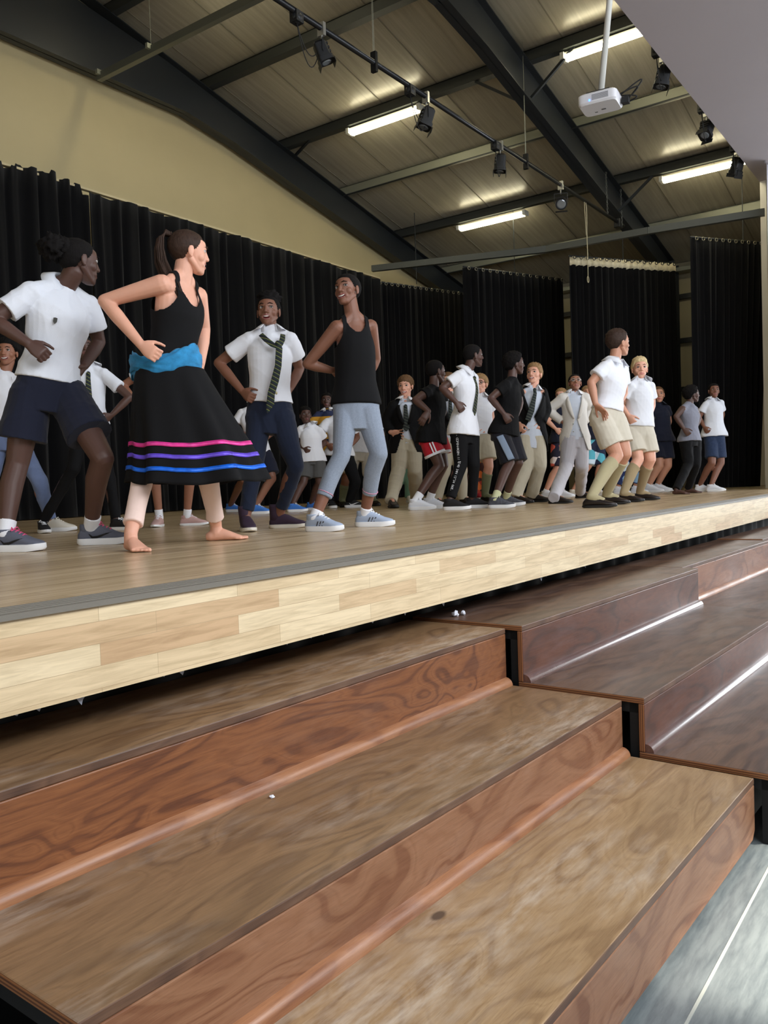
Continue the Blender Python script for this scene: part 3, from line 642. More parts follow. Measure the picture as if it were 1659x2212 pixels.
# ---- head template, face towards +Y, head height .215 centred on the origin
def head_template(mouth):
    b = MB(); V = Vector; X, Y, Z = V((1, 0, 0)), V((0, 1, 0)), V((0, 0, 1))
    b.ball((0, -.016, .026), .074, .092, .081, nu=28, nv=18)
    b.loft([(V((0, y, z)), X, Y, rx, ry) for z, y, rx, ry in [(-.104, .056, .014, .018), (-.097, .050, .025, .031), (-.080, .038, .038, .045), (-.058, .028, .048, .056), (-.03, .022, .058, .063), (0, .016, .065, .068), (.03, .010, .068, .076), (.06, .0, .062, .078), (.08, -.01, .045, .06)]], 28)
    for s in (-1, 1):
        b.cap((s*.048, .0, -.042), (s*.018, .050, -.084), .016, .018)
        b.ball((s*.036, .048, -.022), .026, .024, .028)
        b.cap((s*.014, .076, .034), (s*.046, .060, .033), .0075, .007)
        b.ball((s*.0135, .0830, -.024), .0085, .010, .0080)
        b.cap((s*.018, .0765, .019), (s*.046, .067, .017), .0045, .004, 8); b.cap((s*.018, .0760, .003), (s*.046, .066, .004), .004, .004, 8)
        b.ball((s*.0755, -.006, -.006), .007, .016, .030); b.ball((s*.0745, -.002, -.032), .006, .008, .009)
        b.ball((s*.024, .064, -.055), .016, .014, .018)
    b.cap((0, .079, .020), (0, .0915, -.016), .0075, .0105); b.ball((0, .0935, -.020), .0115)
    b.cap((0, .074, -.030), (0, .080, -.048), .012, .010)
    mo = {'closed': 0, 'smile': .0036, 'open': .0070}[mouth]; mw = {'closed': .023, 'smile': .030, 'open': .024}[mouth]; cz = {'smile': .004}.get(mouth, 0)
    for (z, r) in ((-.050+mo*.4, .0058), (-.062-mo, .0072)):
        b.cap((0, .0835, z), (mw*.6, .0785, z+cz*.4), r, r*.85, 8); b.cap((0, .0835, z), (-mw*.6, .0785, z+cz*.4), r, r*.85, 8)
        b.cap((mw*.6, .0785, z+cz*.4), (mw, .0705, -.056+cz), r*.85, r*.45, 8); b.cap((-mw*.6, .0785, z+cz*.4), (-mw, .0705, -.056+cz), r*.85, r*.45, 8)
    b.ball((0, .066, -.090-mo*.5), .017, .016, .014)
    me = remesh(b, .0031, 3)
    v = get_v(me)
    for s in (-1, 1):
        r = ((v[:, 0]-s*.032)/.0128)**2+((v[:, 2]-.011)/.0058)**2
        m = v[:, 1] > .03; v[:, 1] -= np.where(m, .013*np.exp(-r**2), 0)
        r = ((np.abs(v[:, 0])-.0755)/.006)**2+((v[:, 1]+.003)/.009)**2+((v[:, 2])/.018)**2   # ear hollow
        v[:, 0] -= np.sign(v[:, 0])*np.where(np.sign(v[:, 0]) == s, .004*np.exp(-r), 0)
    zc = -.056-mo*.35; rm = (v[:, 0]/(mw*.82))**2+((v[:, 2]-zc-cz*.5*(v[:, 0]/mw)**2)/(.0022+mo))**2
    v[:, 1] -= np.where(v[:, 1] > .05, (.003 if mouth == 'closed' else .015)*np.exp(-rm**2), 0)
    set_v(me, v)
    ce = np.array([p.center for p in me.polygons]); idx = np.zeros(len(ce), int)
    cc = cz*(ce[:, 0]/mw)**2
    lip = (ce[:, 1] > .055) & (((ce[:, 0]/(mw*1.06))**2+((ce[:, 2]+.056+mo*.3-cc*.8)/(.0125+mo*.9))**2) < 1); idx[lip] = 1
    if mouth != 'closed':
        inn = (ce[:, 1] > .05) & (((ce[:, 0]/(mw*.84))**2+((ce[:, 2]-zc-cc*.8)/(.0020+mo*.8))**2) < 1); idx[inn] = 3
    return v.copy(), [tuple(p.vertices) for p in me.polygons], idx
HEADS = {m: head_template(m) for m in ('closed', 'smile', 'open')}
def skinmat(name, rgb, rough=.5): return mat(name, rgb, rough, spec=.45, sss=.06, var=.05, vscale=12)
SK = {'d': skinmat('deep_brown_skin', (84, 58, 50)), 'b': skinmat('brown_skin', (126, 84, 66)), 'p': skinmat('fair_skin', (222, 166, 142)), 't': skinmat('tanned_skin', (196, 142, 116)), 'm': skinmat('medium_brown_skin', (150, 102, 80))}
LIP = {k: mat('lips_'+k, c, .4) for k, c in {'d': (104, 58, 56), 'b': (140, 84, 80), 'p': (204, 132, 120), 't': (184, 108, 98), 'm': (146, 88, 82)}.items()}
M_teeth = mat('teeth', (240, 236, 228), .3); M_mouth = mat('mouth_inside', (110, 40, 40), .5)
M_eyew = mat('eye_white', (172, 168, 165), .3); M_iris = mat('dark_iris', (40, 26, 20), .15)
HAIRC = {'black': (15, 12, 12), 'dkbrown': (58, 42, 34), 'brown': (104, 76, 52), 'blond': (186, 152, 106), 'ltblond': (214, 190, 146), 'sand': (150, 118, 82)}
def hairmat(k):
    n = 'hair_'+k
    if n in MATS: return MATS[n]
    m, t, b = newmat(n); c = lin(HAIRC[k]); f = t.noise(t.map((60, 60, 12)), 2, 4, .7)
    t.set(b, 'Base Color', t.ramp(f, [(.3, tuple(x*.55 for x in c)), (.7, tuple(min(1, x*1.35) for x in c))])); b.inputs['Roughness'].default_value = .6 if k != 'black' else .85; b.inputs['Specular IOR Level'].default_value = .2
    bn = t.add('ShaderNodeBump'); bn.inputs['Strength'].default_value = .6; bn.inputs['Distance'].default_value = .004; t.set(bn, 'Height', f); t.set(b, 'Normal', bn.outputs[0]); MATS[n] = m; return m
def make_hair(style, colr, HM, k, parent, seed=0):
    """shell of hair over the skull; extra volumes per style; HM = head matrix"""
    thick = {'short': .009, 'fade': .004, 'crop': .005, 'quiff': .010, 'afro': .024, 'pulled': .006, 'fringe': .013}[style.split('+')[0]]
    st = style.split('+')[0]; r = random.Random(seed); nu, nv = 72, 44; q = MB()
    def line(th):   # lowest z of hair for an azimuth, 0 = face
        a = abs((th+math.pi) % (2*math.pi)-math.pi); f = .066 if st != 'fringe' else .050
        if a < .75: return f-.004*(a/.75)
        if a < 1.15: return f-.004-(a-.75)/.4*.052
        if a < 1.5: return .010-(a-1.15)/.35*.01
        return -.005-min(1, (a-1.5)/.5)*.055
    c = Vector((0, -.016, .026)); rad = (.0755, .0935, .0825); grid = {}
    for j in range(nv+1):
        ph = math.pi/2-(math.pi*.93)*j/nv
        for i in range(nu):
            th = 2*math.pi*i/nu
            d = Vector((math.sin(th)*math.cos(ph), math.cos(th)*math.cos(ph), math.sin(ph)))
            p = c+Vector((d.x*rad[0], d.y*rad[1], d.z*rad[2])); e = p.z-line(th)
            if e < -.007: continue
            g = max(0, min(1, (e+.004)/.022)); tk = thick*g
            if st == 'quiff' and p.z > .06: tk += .012*min(1, (p.z-.06)/.03)*(1+max(0, d.y)*.8)
            if st == 'short' and p.z > .06: tk += .006
            if st == 'fringe' and d.y > .3: tk += .004
            nz = noise.noise(d*9+Vector((seed, 0, 0)))*.35+noise.noise(d*24+Vector((seed, 3, 0)))*.3
            if st == 'fade': tk = .0015+.005*max(0, min(1, (p.z-.05)/.03)); nz *= .3
            grid[(i, j)] = len(q.v); q.v.append(tuple(HM @ (p+d*(tk*(1+nz)-.001))))
    for j in range(nv):
        for i in range(nu):
            ks = [(i, j), ((i+1) % nu, j), ((i+1) % nu, j+1), (i, j+1)]
            if all(x in grid for x in ks): q.f.append(tuple(grid[x] for x in ks)); q.mi.append(0)
    def blob(c0, rx, ry, rz_, amp=.25, fr=22, n=26):
        o = len(q.v); b = MB(); b.ball((0, 0, 0), 1, nu=n, nv=n*2//3)
        for v in b.v:
            d = Vector(v); s = 1+amp*noise.noise(d*3+Vector((seed, 1, 2)))+amp*.7*noise.noise(d*9); q.v.append(tuple(HM @ (Vector(c0)+Vector((d.x*rx*s, d.y*ry*s, d.z*rz_*s)))))
        q.f += [tuple(i+o for i in f) for f in b.f]; q.mi += [0]*len(b.f)
    if '+puff' in style: blob((0, -.135, .038), .066, .056, .058, .45, 30, 34); blob((0.01, -.09, .045), .055, .045, .05, .3)
    if '+top' in style: blob((0, -.028, .100), .078, .066, .048, .35, 22, 34)
    if '+bun' in style: blob((0, -.105, .05), .032, .030, .032, .2)
    hm = hairmat(colr); o = q.build('hair', hm, parent, smooth=True)
    if '+pony' in style:
        t = MB(); rr = random.Random(3)
        for n_ in range(80):
            a = rr.uniform(-1, 1); b_ = rr.uniform(-1, 1); ln = rr.uniform(.85, 1.1)
            pts = [(a*.008, -.094, .072+b_*.006), (a*.020, -.128, .078+b_*.012), (a*.030, -.150+b_*.012, .045), (a*.034, -.152+b_*.018, -.01), (a*.034, -.140+b_*.024, -.075*ln), (a*.03+.03, -.112+b_*.024, -.15*ln), (a*.022+.065, -.075+b_*.016, -.21*ln), (a*.012+.085, -.045, -.26*ln)]
            P = [Vector(p) for p in pts]; fine = []
            for s in range(len(P)-1):
                for u in (0, .5): fine.append(P[s].lerp(P[s+1], u))
            fine.append(P[-1]); t.tube([HM @ p for p in fine], [.0044*k*(1-.6*(i/len(fine))**2) for i in range(len(fine))], 5)
        t.tube([HM @ Vector((.014*math.cos(a*.785), -.098+.0, .074+.014*math.sin(a*.785))) for a in range(9)], .004*k, 6)
        t.build('ponytail', hm, parent, smooth=True)
    q = MB()
    for s in (-1, 1): 
        pts = [HM @ Vector(p) for p in ((s*.015, .0885, .031), (s*.030, .0835, .0365), (s*.047, .0715, .031))]
        q.tube(pts, [.0022*k, .0030*k, .0014*k], 6)
    q.build('eyebrows', hairmat('dkbrown') if colr in ('blond', 'ltblond', 'sand') else hm, parent, smooth=True)
    q = MB()
    for s in (-1, 1):
        pts = []
        for i in range(9):
            a = math.pi*(.06+.88*i/8); x = .032+.0142*math.cos(a); pts.append(HM @ Vector((s*x, .0795-.13*abs(x-.022)-.0, .0115+.0058*math.sin(a))))
        q.tube(pts, .0012*k, 5)
    q.build('eyelashes', MATS['flat_black'], parent, smooth=True)
def hand(b, w, d, pn, k, curl=(60, 70, 40), spread=.15, thumb=.6, side=1):
    """five-fingered hand: w wrist, d direction, pn palm normal, side = side of the thumb"""
    d = d.normalized(); pn = (pn-d*pn.dot(d)).normalized(); s = d.cross(pn)*side
    b.loft([(w-d*.01*k, s, pn, .022*k, .019*k), (w+d*.015*k, s, pn, .027*k, .018*k), (w+d*.045*k, s, pn, .036*k, .016*k), (w+d*.078*k, s, pn, .038*k, .013*k), (w+d*.088*k, s, pn, .034*k, .010*k)], 14)
    for i, (ln, r) in enumerate([(.90, .0080), (1.0, .0084), (.94, .0082), (.76, .0072)]):
        off = (1.5-i)*.0185*k; p = w+d*.082*k+s*off; a = 0; fd = (d+s*(1.5-i)*spread*.5).normalized()
        for seg_, c_ in zip((.036, .025, .019), curl):
            a += math.radians(c_); dd = fd*math.cos(a)+pn*math.sin(a); q = p+dd*seg_*ln*k; b.cap(p, q, r*k, r*.93*k, 8); p = q
    p = w+d*.022*k+s*.026*k; dd = (d*.75+s*thumb+pn*.35).normalized()
    for seg_, r in ((.036, .0115), (.028, .0095), (.020, .008)):
        q = p+dd*seg_*k; b.cap(p, q, r*k, r*.93*k, 8); p = q; dd = (dd+d*.35+pn*.25-s*.15).normalized()
def bare_foot(b, ank, f, k):
    g = Vector((ank.x, ank.y, STZ)); Z = Vector((0, 0, 1)); s = f.cross(Z); h = g-f*.055*k
    b.loft([(h+f*x*k+Z*zc*k, s, Z, w_*k, hh*k) for x, w_, zc, hh in [(-.002, .016, .024, .018), (.02, .028, .028, .027), (.055, .030, .035, .034), (.095, .033, .034, .032), (.13, .038, .026, .025), (.165, .043, .018, .017), (.19, .044, .013, .012)]], 16)
    b.cap(ank, g+Z*.04*k, .032*k, .034*k)
    for i, (ln, r) in enumerate([(.040, .0125), (.034, .0095), (.031, .009), (.027, .0085), (.022, .008)]):
        o = (-.034+i*.0172); p = h+f*(.182-abs(i-.8)*.006)*k+s*o*k*(1 if True else -1)+Z*.012*k; b.cap(p, p+f*ln*k-Z*.002*k, r*k, r*.9*k, 8)
def make_shoe(kind, ank, f, k, parent, upper, sole, laces=None, mark=None):
    g = Vector((ank.x, ank.y, STZ)); Z = Vector((0, 0, 1)); s = f.cross(Z); h = g-f*.06*k; sk = {'sneaker': .030, 'runner': .034, 'flat': .024, 'dress': .020, 'hitop': .026}[kind]*k; z0 = sk*.6
    prof = [(-.004, .018, .040), (.015, .029, .066), (.05, .036, .082), (.09, .038, .088), (.125, .040, .078), (.16, .043, .060), (.195, .045, .044), (.225, .040, .036), (.248, .028, .028), (.258, .012, .020)]
    if kind == 'dress': prof = [(x*1.02, w*.93, z*.92) for x, w, z in prof]
    q = MB(); q.loft([(h+f*x*k+Z*(z0+zt*k*.5), s, Z, w*k, zt*k*.5, .8) for x, w, zt in prof], 20)
    if kind == 'hitop': q.loft([(h+f*.045*k+Z*(z0+z*k), s, f, w*k, l*k) for z, w, l in [(.04, .036, .048), (.09, .040, .048), (.13, .044, .050), (.150, .045, .050), (.150, .039, .044), (.10, .034, .038)]], 18)
    if kind in ('runner', 'sneaker', 'flat'): q.loft([(h+f*.052*k+Z*(z0+z*k), s, f, w*k, l*k) for z, w, l in [(.03, .033, .05), (.078, .036, .048), (.088, .037, .046), (.088, .031, .038)]], 18)
    sh = q.build('shoe', upper, parent, smooth=True)
    out = []; n = 30
    for i in range(n):
        a = 2*math.pi*i/n; x = .128-.138*math.cos(a); w_ = np.interp(x, [p[0] for p in prof], [p[1] for p in prof])+.004; out.append((x, (w_ if 0 < a < math.pi else -w_)*min(1, abs(math.sin(a))*2.2)))
    q = MB()
    def row(z, e): return [h+f*(x*1.0+(.006*e if x > .128 else -.006*e))*k+s*y*k*(1+.04*e)+Z*(z+(.006*k*max(0, (x-.2)/.06))) for x, y in out]
    rows = [row(0.001, -1), row(sk*.35, .6), row(sk, .3)]; vs = [p for r_ in rows for p in r_]
    q.add(vs, [(j*n+i, j*n+(i+1) % n, (j+1)*n+(i+1) % n, (j+1)*n+i) for j in range(2) for i in range(n)]+[tuple(range(n)), tuple(range(2*n, 3*n))]); q.build('sole', sole, sh, ang=50)
    if laces:
        for i in range(4):
            x = .105+.018*i; zt = np.interp(x, [p[0] for p in prof], [p[2] for p in prof])*k+z0; c = h+f*x*k+Z*(zt+.001)
            MB().tube([c-s*.020*k-Z*.006*k, c+Z*.002*k, c+s*.020*k-Z*.006*k], .0035*k, 5).build('lace', laces, sh, smooth=True)
        q = MB(); c = h+f*.098*k+Z*(z0+.085*k)
        for sg in (-1, 1): q.tube([c, c+s*sg*.022*k+Z*.012*k+f*.01*k, c+s*sg*.036*k-Z*.002*k+f*.015*k, c+s*sg*.015*k-Z*.002*k], .0032*k, 5)
        q.build('lace_bow', laces, sh, smooth=True)
    if mark:   # side mark on both flanks
        for sg in (-1, 1):
            def sp(x, z): w_ = np.interp(x, [p[0] for p in prof], [p[1] for p in prof]); zt = np.interp(x, [p[0] for p in prof], [p[2] for p in prof]); zz_ = (z-.5*zt)/(.5*zt); return h+f*x*k+Z*(z0+z*k)+s*sg*(w_*max(.2, 1-abs(zz_)**3)**.5+.003)*k
            def put(q): o = q.build('side_mark', mark[1], sh); sd = o.modifiers.new('t', 'SOLIDIFY'); sd.thickness = .0015
            if mark[0] == 'tick':
                up = [(.055, .040), (.075, .026), (.10, .028), (.14, .040), (.175, .046)]; lo = [(.055, .040), (.070, .014), (.095, .014), (.135, .030), (.175, .046)]
                vs = [sp(*p) for p in up]+[sp(*p) for p in lo]; put(MB().add(vs, [(i, i+1, 6+i, 5+i) for i in range(4)]))
            else:
                for j in range(3): x = .085+j*.02; put(MB().add([sp(x, .012), sp(x+.009, .012), sp(x+.027, .045), sp(x+.018, .045)], [(0, 1, 2, 3)]))
    return sh
TOR = [(-.17, .085, .080, 0), (-.06, .142, .100, -.012), (.08, .150, .102, -.014), (.25, .130, .088, -.004), (.40, .116, .080, .002), (.55, .124, .088, .004), (.72, .140, .098, .004), (.86, .148, .094, 0), (.97, .130, .074, -.008), (1.06, .085, .058, -.010), (1.13, .055, .050, -.008)]
def tor(t):
    xs = [r[0] for r in TOR]; return [float(np.interp(t, xs, [r[i] for r in TOR])) for i in (1, 2, 3)]
STY = {}
def person(S):
    tone = S['skin']; D = None
    ga, gb = S['ga'], S['gb']; Ga, Gb = on_z(ga[0], ga[1], STZ), on_z(gb[0], gb[1], STZ)
    D = S.get('D') or ((Ga+Gb)/2-Vector((0, 0, CAMZ))).dot(Fv)
    if S.get('D'):
        Ga = at_d(ga[0], ga[1], D); Gb = at_d(gb[0], gb[1], D); Ga.z = Gb.z = STZ
    hx_, hy_, hpx = S['head'][:3]; k = S.get('k') or hpx*D/FPX/.226
    def J(p): return at_d(p[0], p[1], D-(p[2] if len(p) > 2 else 0))
    c0 = at_d(hx_, hy_, D); Fh = Vector((c0.x, c0.y, 0)).normalized(); Rh = Vector((Fh.y, -Fh.x, 0))
    def dirn(a): a = math.radians(a); return -Fh*math.cos(a)+Rh*math.sin(a)
    Zu = Vector((0, 0, 1))
    shA, shB, elA, elB, wrA, wrB, hiA, hiB, knA, knB = [J(S[n]) for n in ('sa', 'sb', 'ea', 'eb', 'wa', 'wb', 'ha', 'hb', 'na', 'nb')]
    anA, anB = Ga+Zu*.085*k, Gb+Zu*.085*k
    hipC, shC = (hiA+hiB)/2, (shA+shB)/2; spine = shC-hipC; L = spine.length
    front = dirn(S.get('body', 0)); up = spine.normalized()
    root = thing('person', S['label'], 'person', (hipC.x, hipC.y, STZ), S.get('group'))
    near = D < 6.2; vox = .0048 if near else (.0062 if D < 11.3 else .0085)
    shw = max(.12*k, min(.175*k, (shA-shB).length/2))
    def rings(t0, t1, inf, n=10, flare=0., hang=False):
        out = []
        for i in range(n+1):
            t = t0+(t1-t0)*i/n; w, dp, off = tor(max(t, -.03) if hang or t0 < -.17 else t); u = max(0, min(1, t)); sd = (hiB-hiA).normalized()*(1-u)+(shB-shA).normalized()*u
            sd = (sd-up*sd.dot(up)); sd.normalize(); fr = up.cross(sd)
            if fr.dot(front) < 0: fr = -fr
            # blend side vector with the requested facing so foreshortened trunks keep their depth
            fr = (fr*.35+(front-up*front.dot(up)).normalized()*.65).normalized(); sd = fr.cross(up).normalized()
            wk = 1 if t < .5 else (1+(shw/(.15*k)-1)*min(1, (t-.5)/.3)*(.55 if t > 1 else 1))
            e = flare*max(0, (t0+.45*(t1-t0)-t)/(.45*(t1-t0))) if flare else 0
            bow = S.get('bow', 0)*math.sin(math.pi*max(0, min(1, t)))
            out.append((hipC+spine*t+fr*(off*k+bow), sd, fr, w*k*wk+inf+e, dp*k*S.get('fat', 1)+inf+e))
        return out
    def seg(b, pts, rr, ball=True):
        for (p, q, r0, r1) in zip(pts[:-1], pts[1:], rr[:-1], rr[1:]):
            sd, u_ = frame_from(q-p); b.loft([(p, sd, u_, r0, r0), (p.lerp(q, .5), sd, u_, (r0+r1)/2, (r0+r1)/2), (q, sd, u_, r1, r1)], 18)
        for p, r in list(zip(pts, rr))[1:-1]: b.ball(p, r*.985, nu=18, nv=12)
    # ---- body
    b = MB(); b.loft(rings(-.17, 1.13, -.004*k), 24)
    nb_, hd = shC+up*.05*k, at_d(hx_, hy_, D-S.get('hdz', 0)); hp = math.radians(S.get('pitch', 0)); hf = dirn(S['face']); hf = (hf*math.cos(hp)+Zu*math.sin(hp)).normalized()
    rl_ = math.radians(S.get('roll', 0)); hxv = hf.cross(Zu).normalized(); hu = hxv.cross(hf).normalized(); hxv2 = hxv*math.cos(rl_)+hu*math.sin(rl_); hu2 = -hxv*math.sin(rl_)+hu*math.cos(rl_)
    HM = Matrix.Translation(hd) @ Matrix((hxv2, hf, hu2)).transposed().to_4x4() @ Matrix.Scale(k, 4)
    nk = HM @ Vector((0, -.022, -.06)); b.cap(shC+up*.04*k, nk, .050*k, .047*k, 16); b.cap(shC+up*.02*k, HM @ Vector((0, -.016, -.02)), .05*k, .046*k, 16)
    for sh, el, wr in ((shA, elA, wrA), (shB, elB, wrB)):
        b.cap(sh, sh.lerp(el, .5), .050*k, .042*k, 14); b.cap(sh.lerp(el, .45), el, .043*k, .034*k, 14)
        b.cap(el, el.lerp(wr, .35), .034*k, .036*k, 14); b.cap(el.lerp(wr, .35), wr, .036*k, .0235*k, 14)
        b.cap(sh, shC+up*-.02*k, .045*k, .05*k); b.cap(sh.lerp(shC, .25)+up*.012*k, shC+up*.085*k, .034*k, .042*k)
    for s_, (wr, el, key) in enumerate(((wrA, elA, 'hda'), (wrB, elB, 'hdb'))):
        H = S.get(key, {}); d = (wr-el).normalized()
        if 'to' in H: d = (J(H['to'])-wr).normalized()
        tgt = hipC+up*.1-wr; pn = H.get('pn'); pn = dirn(pn) if pn is not None else tgt
        hand(b, wr, d, pn, k*1.02, H.get('curl', (55, 75, 50)), H.get('spread', .15), side=H.get('side', 1 if s_ == 0 else -1))
    for hi, kn, an, gg in ((hiA, knA, anA, ga), (hiB, knB, anB, gb)):
        f = dirn(gg[2]); back = -(f.cross(Zu).cross(kn-an)).normalized(); back = back if back.dot(f) < 0 else -back
        b.cap(hi, kn, .080*k*S.get('leg', 1), .051*k*S.get('leg', 1), 18); m = kn.lerp(an, .3)+back*.012*k
        b.cap(kn, m, .050*k*S.get('leg', 1), .051*k*S.get('leg', 1), 16); b.cap(m, an, .051*k*S.get('leg', 1), .032*k, 16)
        if S['shoe'][0] == 'bare': bare_foot(b, an, f, k)
        else: b.cap(an, an+f*.09*k-Zu*.035*k, .03*k, .026*k)
    me = remesh(b, vox, 4 if near else 2)
    # join the finer head
    hv, hfc, hi_ = HEADS[S.get('mouth', 'closed')]; M3 = np.array(HM)
    wv = hv@M3[:3, :3].T+M3[:3, 3]; bv = get_v(me); bf = [tuple(p.vertices) for p in me.polygons]; o_ = len(bv)
    full = bpy.data.meshes.new('person_body'); full.from_pydata(np.vstack([bv, wv]).tolist(), [], bf+[tuple(i+o_ for i in f) for f in hfc])
    full.polygons.foreach_set('material_index', [0]*len(bf)+hi_.tolist()); bpy.data.meshes.remove(me)
    body = link_mesh('body', full, [SK[tone], LIP[tone], M_teeth, M_mouth], root)
    full.polygons.foreach_set('material_index', [0]*len(bf)+hi_.tolist())
    gz = dirn(S.get('gaze', S['face'])); 
    for s_ in (-1, 1):
        q = MB(); ec = HM @ Vector((s_*.032, .0655, .011)); r_ = .0128*k; gl = (gz*.42+hf*.58).normalized(); q.ball(ec, r_, nu=28, nv=20); 
        q.mi = [1 if (sum((Vector(q.v[i]) for i in f), Vector())/len(f)-ec).normalized().dot(gl) > .82 else 0 for f in q.f]; q.build('eye', [M_eyew, M_iris], root, smooth=True)
    make_hair(S['hair'][0], S['hair'][1], HM, k, root, seed=len(STY)); STY[root.name] = 1
    if S.get('mouth', 'closed') != 'closed':
        sm_ = S['mouth'] == 'smile'; q = MB(); mw_ = .021 if sm_ else .016; zt_ = -.0522 if sm_ else -.0505
        q.grid(lambda u, v: HM @ Vector(((u*2-1)*mw_, .0835-14*((u*2-1)*mw_)**2, zt_+.0035*(u*2-1)**2*(1 if sm_ else 0)-(.0075 if sm_ else .0060)*v*(1-.45*(u*2-1)**2))), 12, 2)
        o = q.build('teeth', M_teeth, root, smooth=True); s9 = o.modifiers.new('t', 'SOLIDIFY'); s9.thickness = .002
    # ---- clothes
    sd_ = len(STY)*7
    top = S['top']; tk, tc = top[0], top[1]; M_t = tc
    low = S['low']
    def cloth(b, name, m, amp=.0035, sm=3, vx=None, cut=None, freq=9.):
        me = remesh(b, vx or (vox*1.15), sm); wrinkle(me, amp*k, freq, sd_+len(name))
        if cut is not None:
            bm = bmesh.new(); bm.from_mesh(me); bmesh.ops.delete(bm, geom=[v for v in bm.verts if cut(v.co)], context='VERTS'); bm.to_mesh(me); bm.free()
        return link_mesh(name, me, m, root)
    RG = rings(0, 1, 0, 20)
    def tfr(co): 
        t = (co-hipC).dot(up)/L; i = max(0, min(20, int(round(t*20)))); c_, sd, fr, ra, rb = RG[i]; d_ = co-c_; return t, d_.dot(sd), d_.dot(fr)
    # lower garment first
    if low[0] in ('trousers', 'leggings', 'shorts'):
        q = MB(); wst = low[3] if len(low) > 3 else .30; lo_ = low[2]
        if not (low[0] == 'leggings' and len(low) > 4): q.loft(rings(-.20, wst, (.006 if low[0] == 'leggings' else .010)*k), 24)
        for hi, kn, an, gg in ((hiA, knA, anA, ga), (hiB, knB, anB, gb)):
            f = dirn(gg[2]); back = (f.cross(Zu).cross(kn-an)).normalized(); back = back if back.dot(f) < 0 else -back
            if low[0] == 'trousers':
                end = an.lerp(kn, low[4] if len(low) > 4 else -.06)
                seg(q, [hi+Zu*.02, kn, end], [.096*k*(.5+.5*lo_), .066*k*lo_, .052*k*lo_]); q.ball(hi, .098*k)
            elif low[0] == 'leggings' and len(low) > 4:
                m = kn.lerp(an, .3)+back*.012*k; seg(q, [hi.lerp(kn, .75), kn, m, kn.lerp(an, lo_-.1), kn.lerp(an, lo_)], [.060*k, .058*k, .0575*k, .045*k, .050*k])
            elif low[0] == 'leggings':
                m = kn.lerp(an, .3)+back*.012*k; seg(q, [hi+Zu*.02, kn, m, kn.lerp(an, lo_)], [.086*k, .058*k, .0575*k, .050*k]); q.ball(hi, .087*k)
            else:
                end = hi.lerp(kn, lo_); fl = low[4] if len(low) > 4 else 1.0; seg(q, [hi+Zu*.01, end], [.092*k, .094*k*fl], False); q.ball(hi, .093*k)
        cloth(q, {'trousers': 'trousers', 'leggings': 'leggings', 'shorts': 'shorts'}[low[0]], low[1], .0026 if low[0] == 'leggings' else .006, 2)
    # upper garment
    def sleeves(q, frac, r0=.058, r1=.066):
        for sh, el in ((shA, elA), (shB, elB)):
            e = sh.lerp(el, frac); seg(q, [sh.lerp(shC, .18), sh.lerp(el, .08), e], [.05*k, r0*k, r1*k]); q.ball(sh, .0575*k)
    def yoke(q, e):
        for sh in (shA, shB): q.cap(sh.lerp(shC, .10)+up*.008*k, shC+up*.070*k, (.038+e)*k, (.040+e)*k); q.cap(sh.lerp(shC, .12)-up*.02*k, shC-up*.01*k, (.046+e)*k, (.05+e)*k)
    if tk in ('shirt', 'polo', 'tee'):
        tuck = top[2]; q = MB(); q.loft(rings(tuck, 1.07, .018*k, flare=.034*k if tuck <= .03 else .006, hang=tuck <= .03), 26); yoke(q, .011); q.ball(shC+up*.022*k+front*.012*k, .066*k); fr_ = top[3] if len(top) > 3 else .62
        if fr_ > 0: sleeves(q, fr_)
        else:
            for sh in (shA, shB): q.cap(sh.lerp(shC, .25), shC, .055*k, .055*k)
        if len(top) > 4:     # long sleeves
            for sh, el, wr in ((shA, elA, wrA), (shB, elB, wrB)): seg(q, [sh, el, el.lerp(wr, top[4])], [.058*k, .05*k, .045*k])
        cl = cloth(q, {'shirt': 'shirt', 'polo': 'polo_shirt', 'tee': 't_shirt'}[tk], tc, .0065, 3)
    if tk == 'tank':
        q = MB(); q.loft(rings(top[2], 1.10, .013*k, 14, .010*k), 30); yoke(q, .004)
        def tcut(co):
            t, u, v = tfr(co); u = abs(u)/k
            if t < .70: return False
            arm = .150-.050*min(1, max(0, (t-.72)/.18))**.7
            if u > arm: return True
            nl = (top[3] if len(top) > 3 else .86) if v > 0 else .96
            if t > nl and u < .060*math.sqrt(min(1, (t-nl)/.12)): return True
            return False
        o = cloth(q, 'tank_top', tc, .0022, 4, cut=tcut); o.modifiers.new('sm', 'SMOOTH').iterations = 14; s_t = o.modifiers.new('t', 'SOLIDIFY'); s_t.thickness = .004; s_t.offset = 0
    if tk == 'blazer':
        q = MB(); q.loft(rings(-.02, 1.10, .012*k, flare=.0), 24); yoke(q, .004); op = top[3]
        if top[2] < -.02: q.loft(rings(top[2], .3, .020*k, hang=True), 24)
        cloth(q, 'shirt', top[4], .003, 3)
        q = MB(); q.loft(rings(-.26, 1.10, .026*k, 12, .028*k), 28); yoke(q, .018)
        for sh, el, wr in ((shA, elA, wrA), (shB, elB, wrB)):
            seg(q, [sh.lerp(shC, .15), sh, el, el.lerp(wr, .93)], [.06*k, .070*k, .060*k, .047*k]); q.ball(sh, .069*k)
        def cut(co):
            t, u, v = tfr(co)
            if t > .93 and v > -.01 and abs(u) < (.062+.03*min(1, (1.12-t)/.2))*k: return True
            if v < .035*k or t > 1.12: return False
            if t > .46: w_ = .012+.085*min(1, (t-.46)/.5)*op
            else: w_ = .010+(.46-t)*.22*op
            return abs(u) < w_*k
        bl = cloth(q, 'blazer', tc, .005, 3, cut=cut)
        sdm = bl.modifiers.new('t', 'SOLIDIFY'); sdm.thickness = .008; sdm.offset = -1
        q = MB()    # lapels
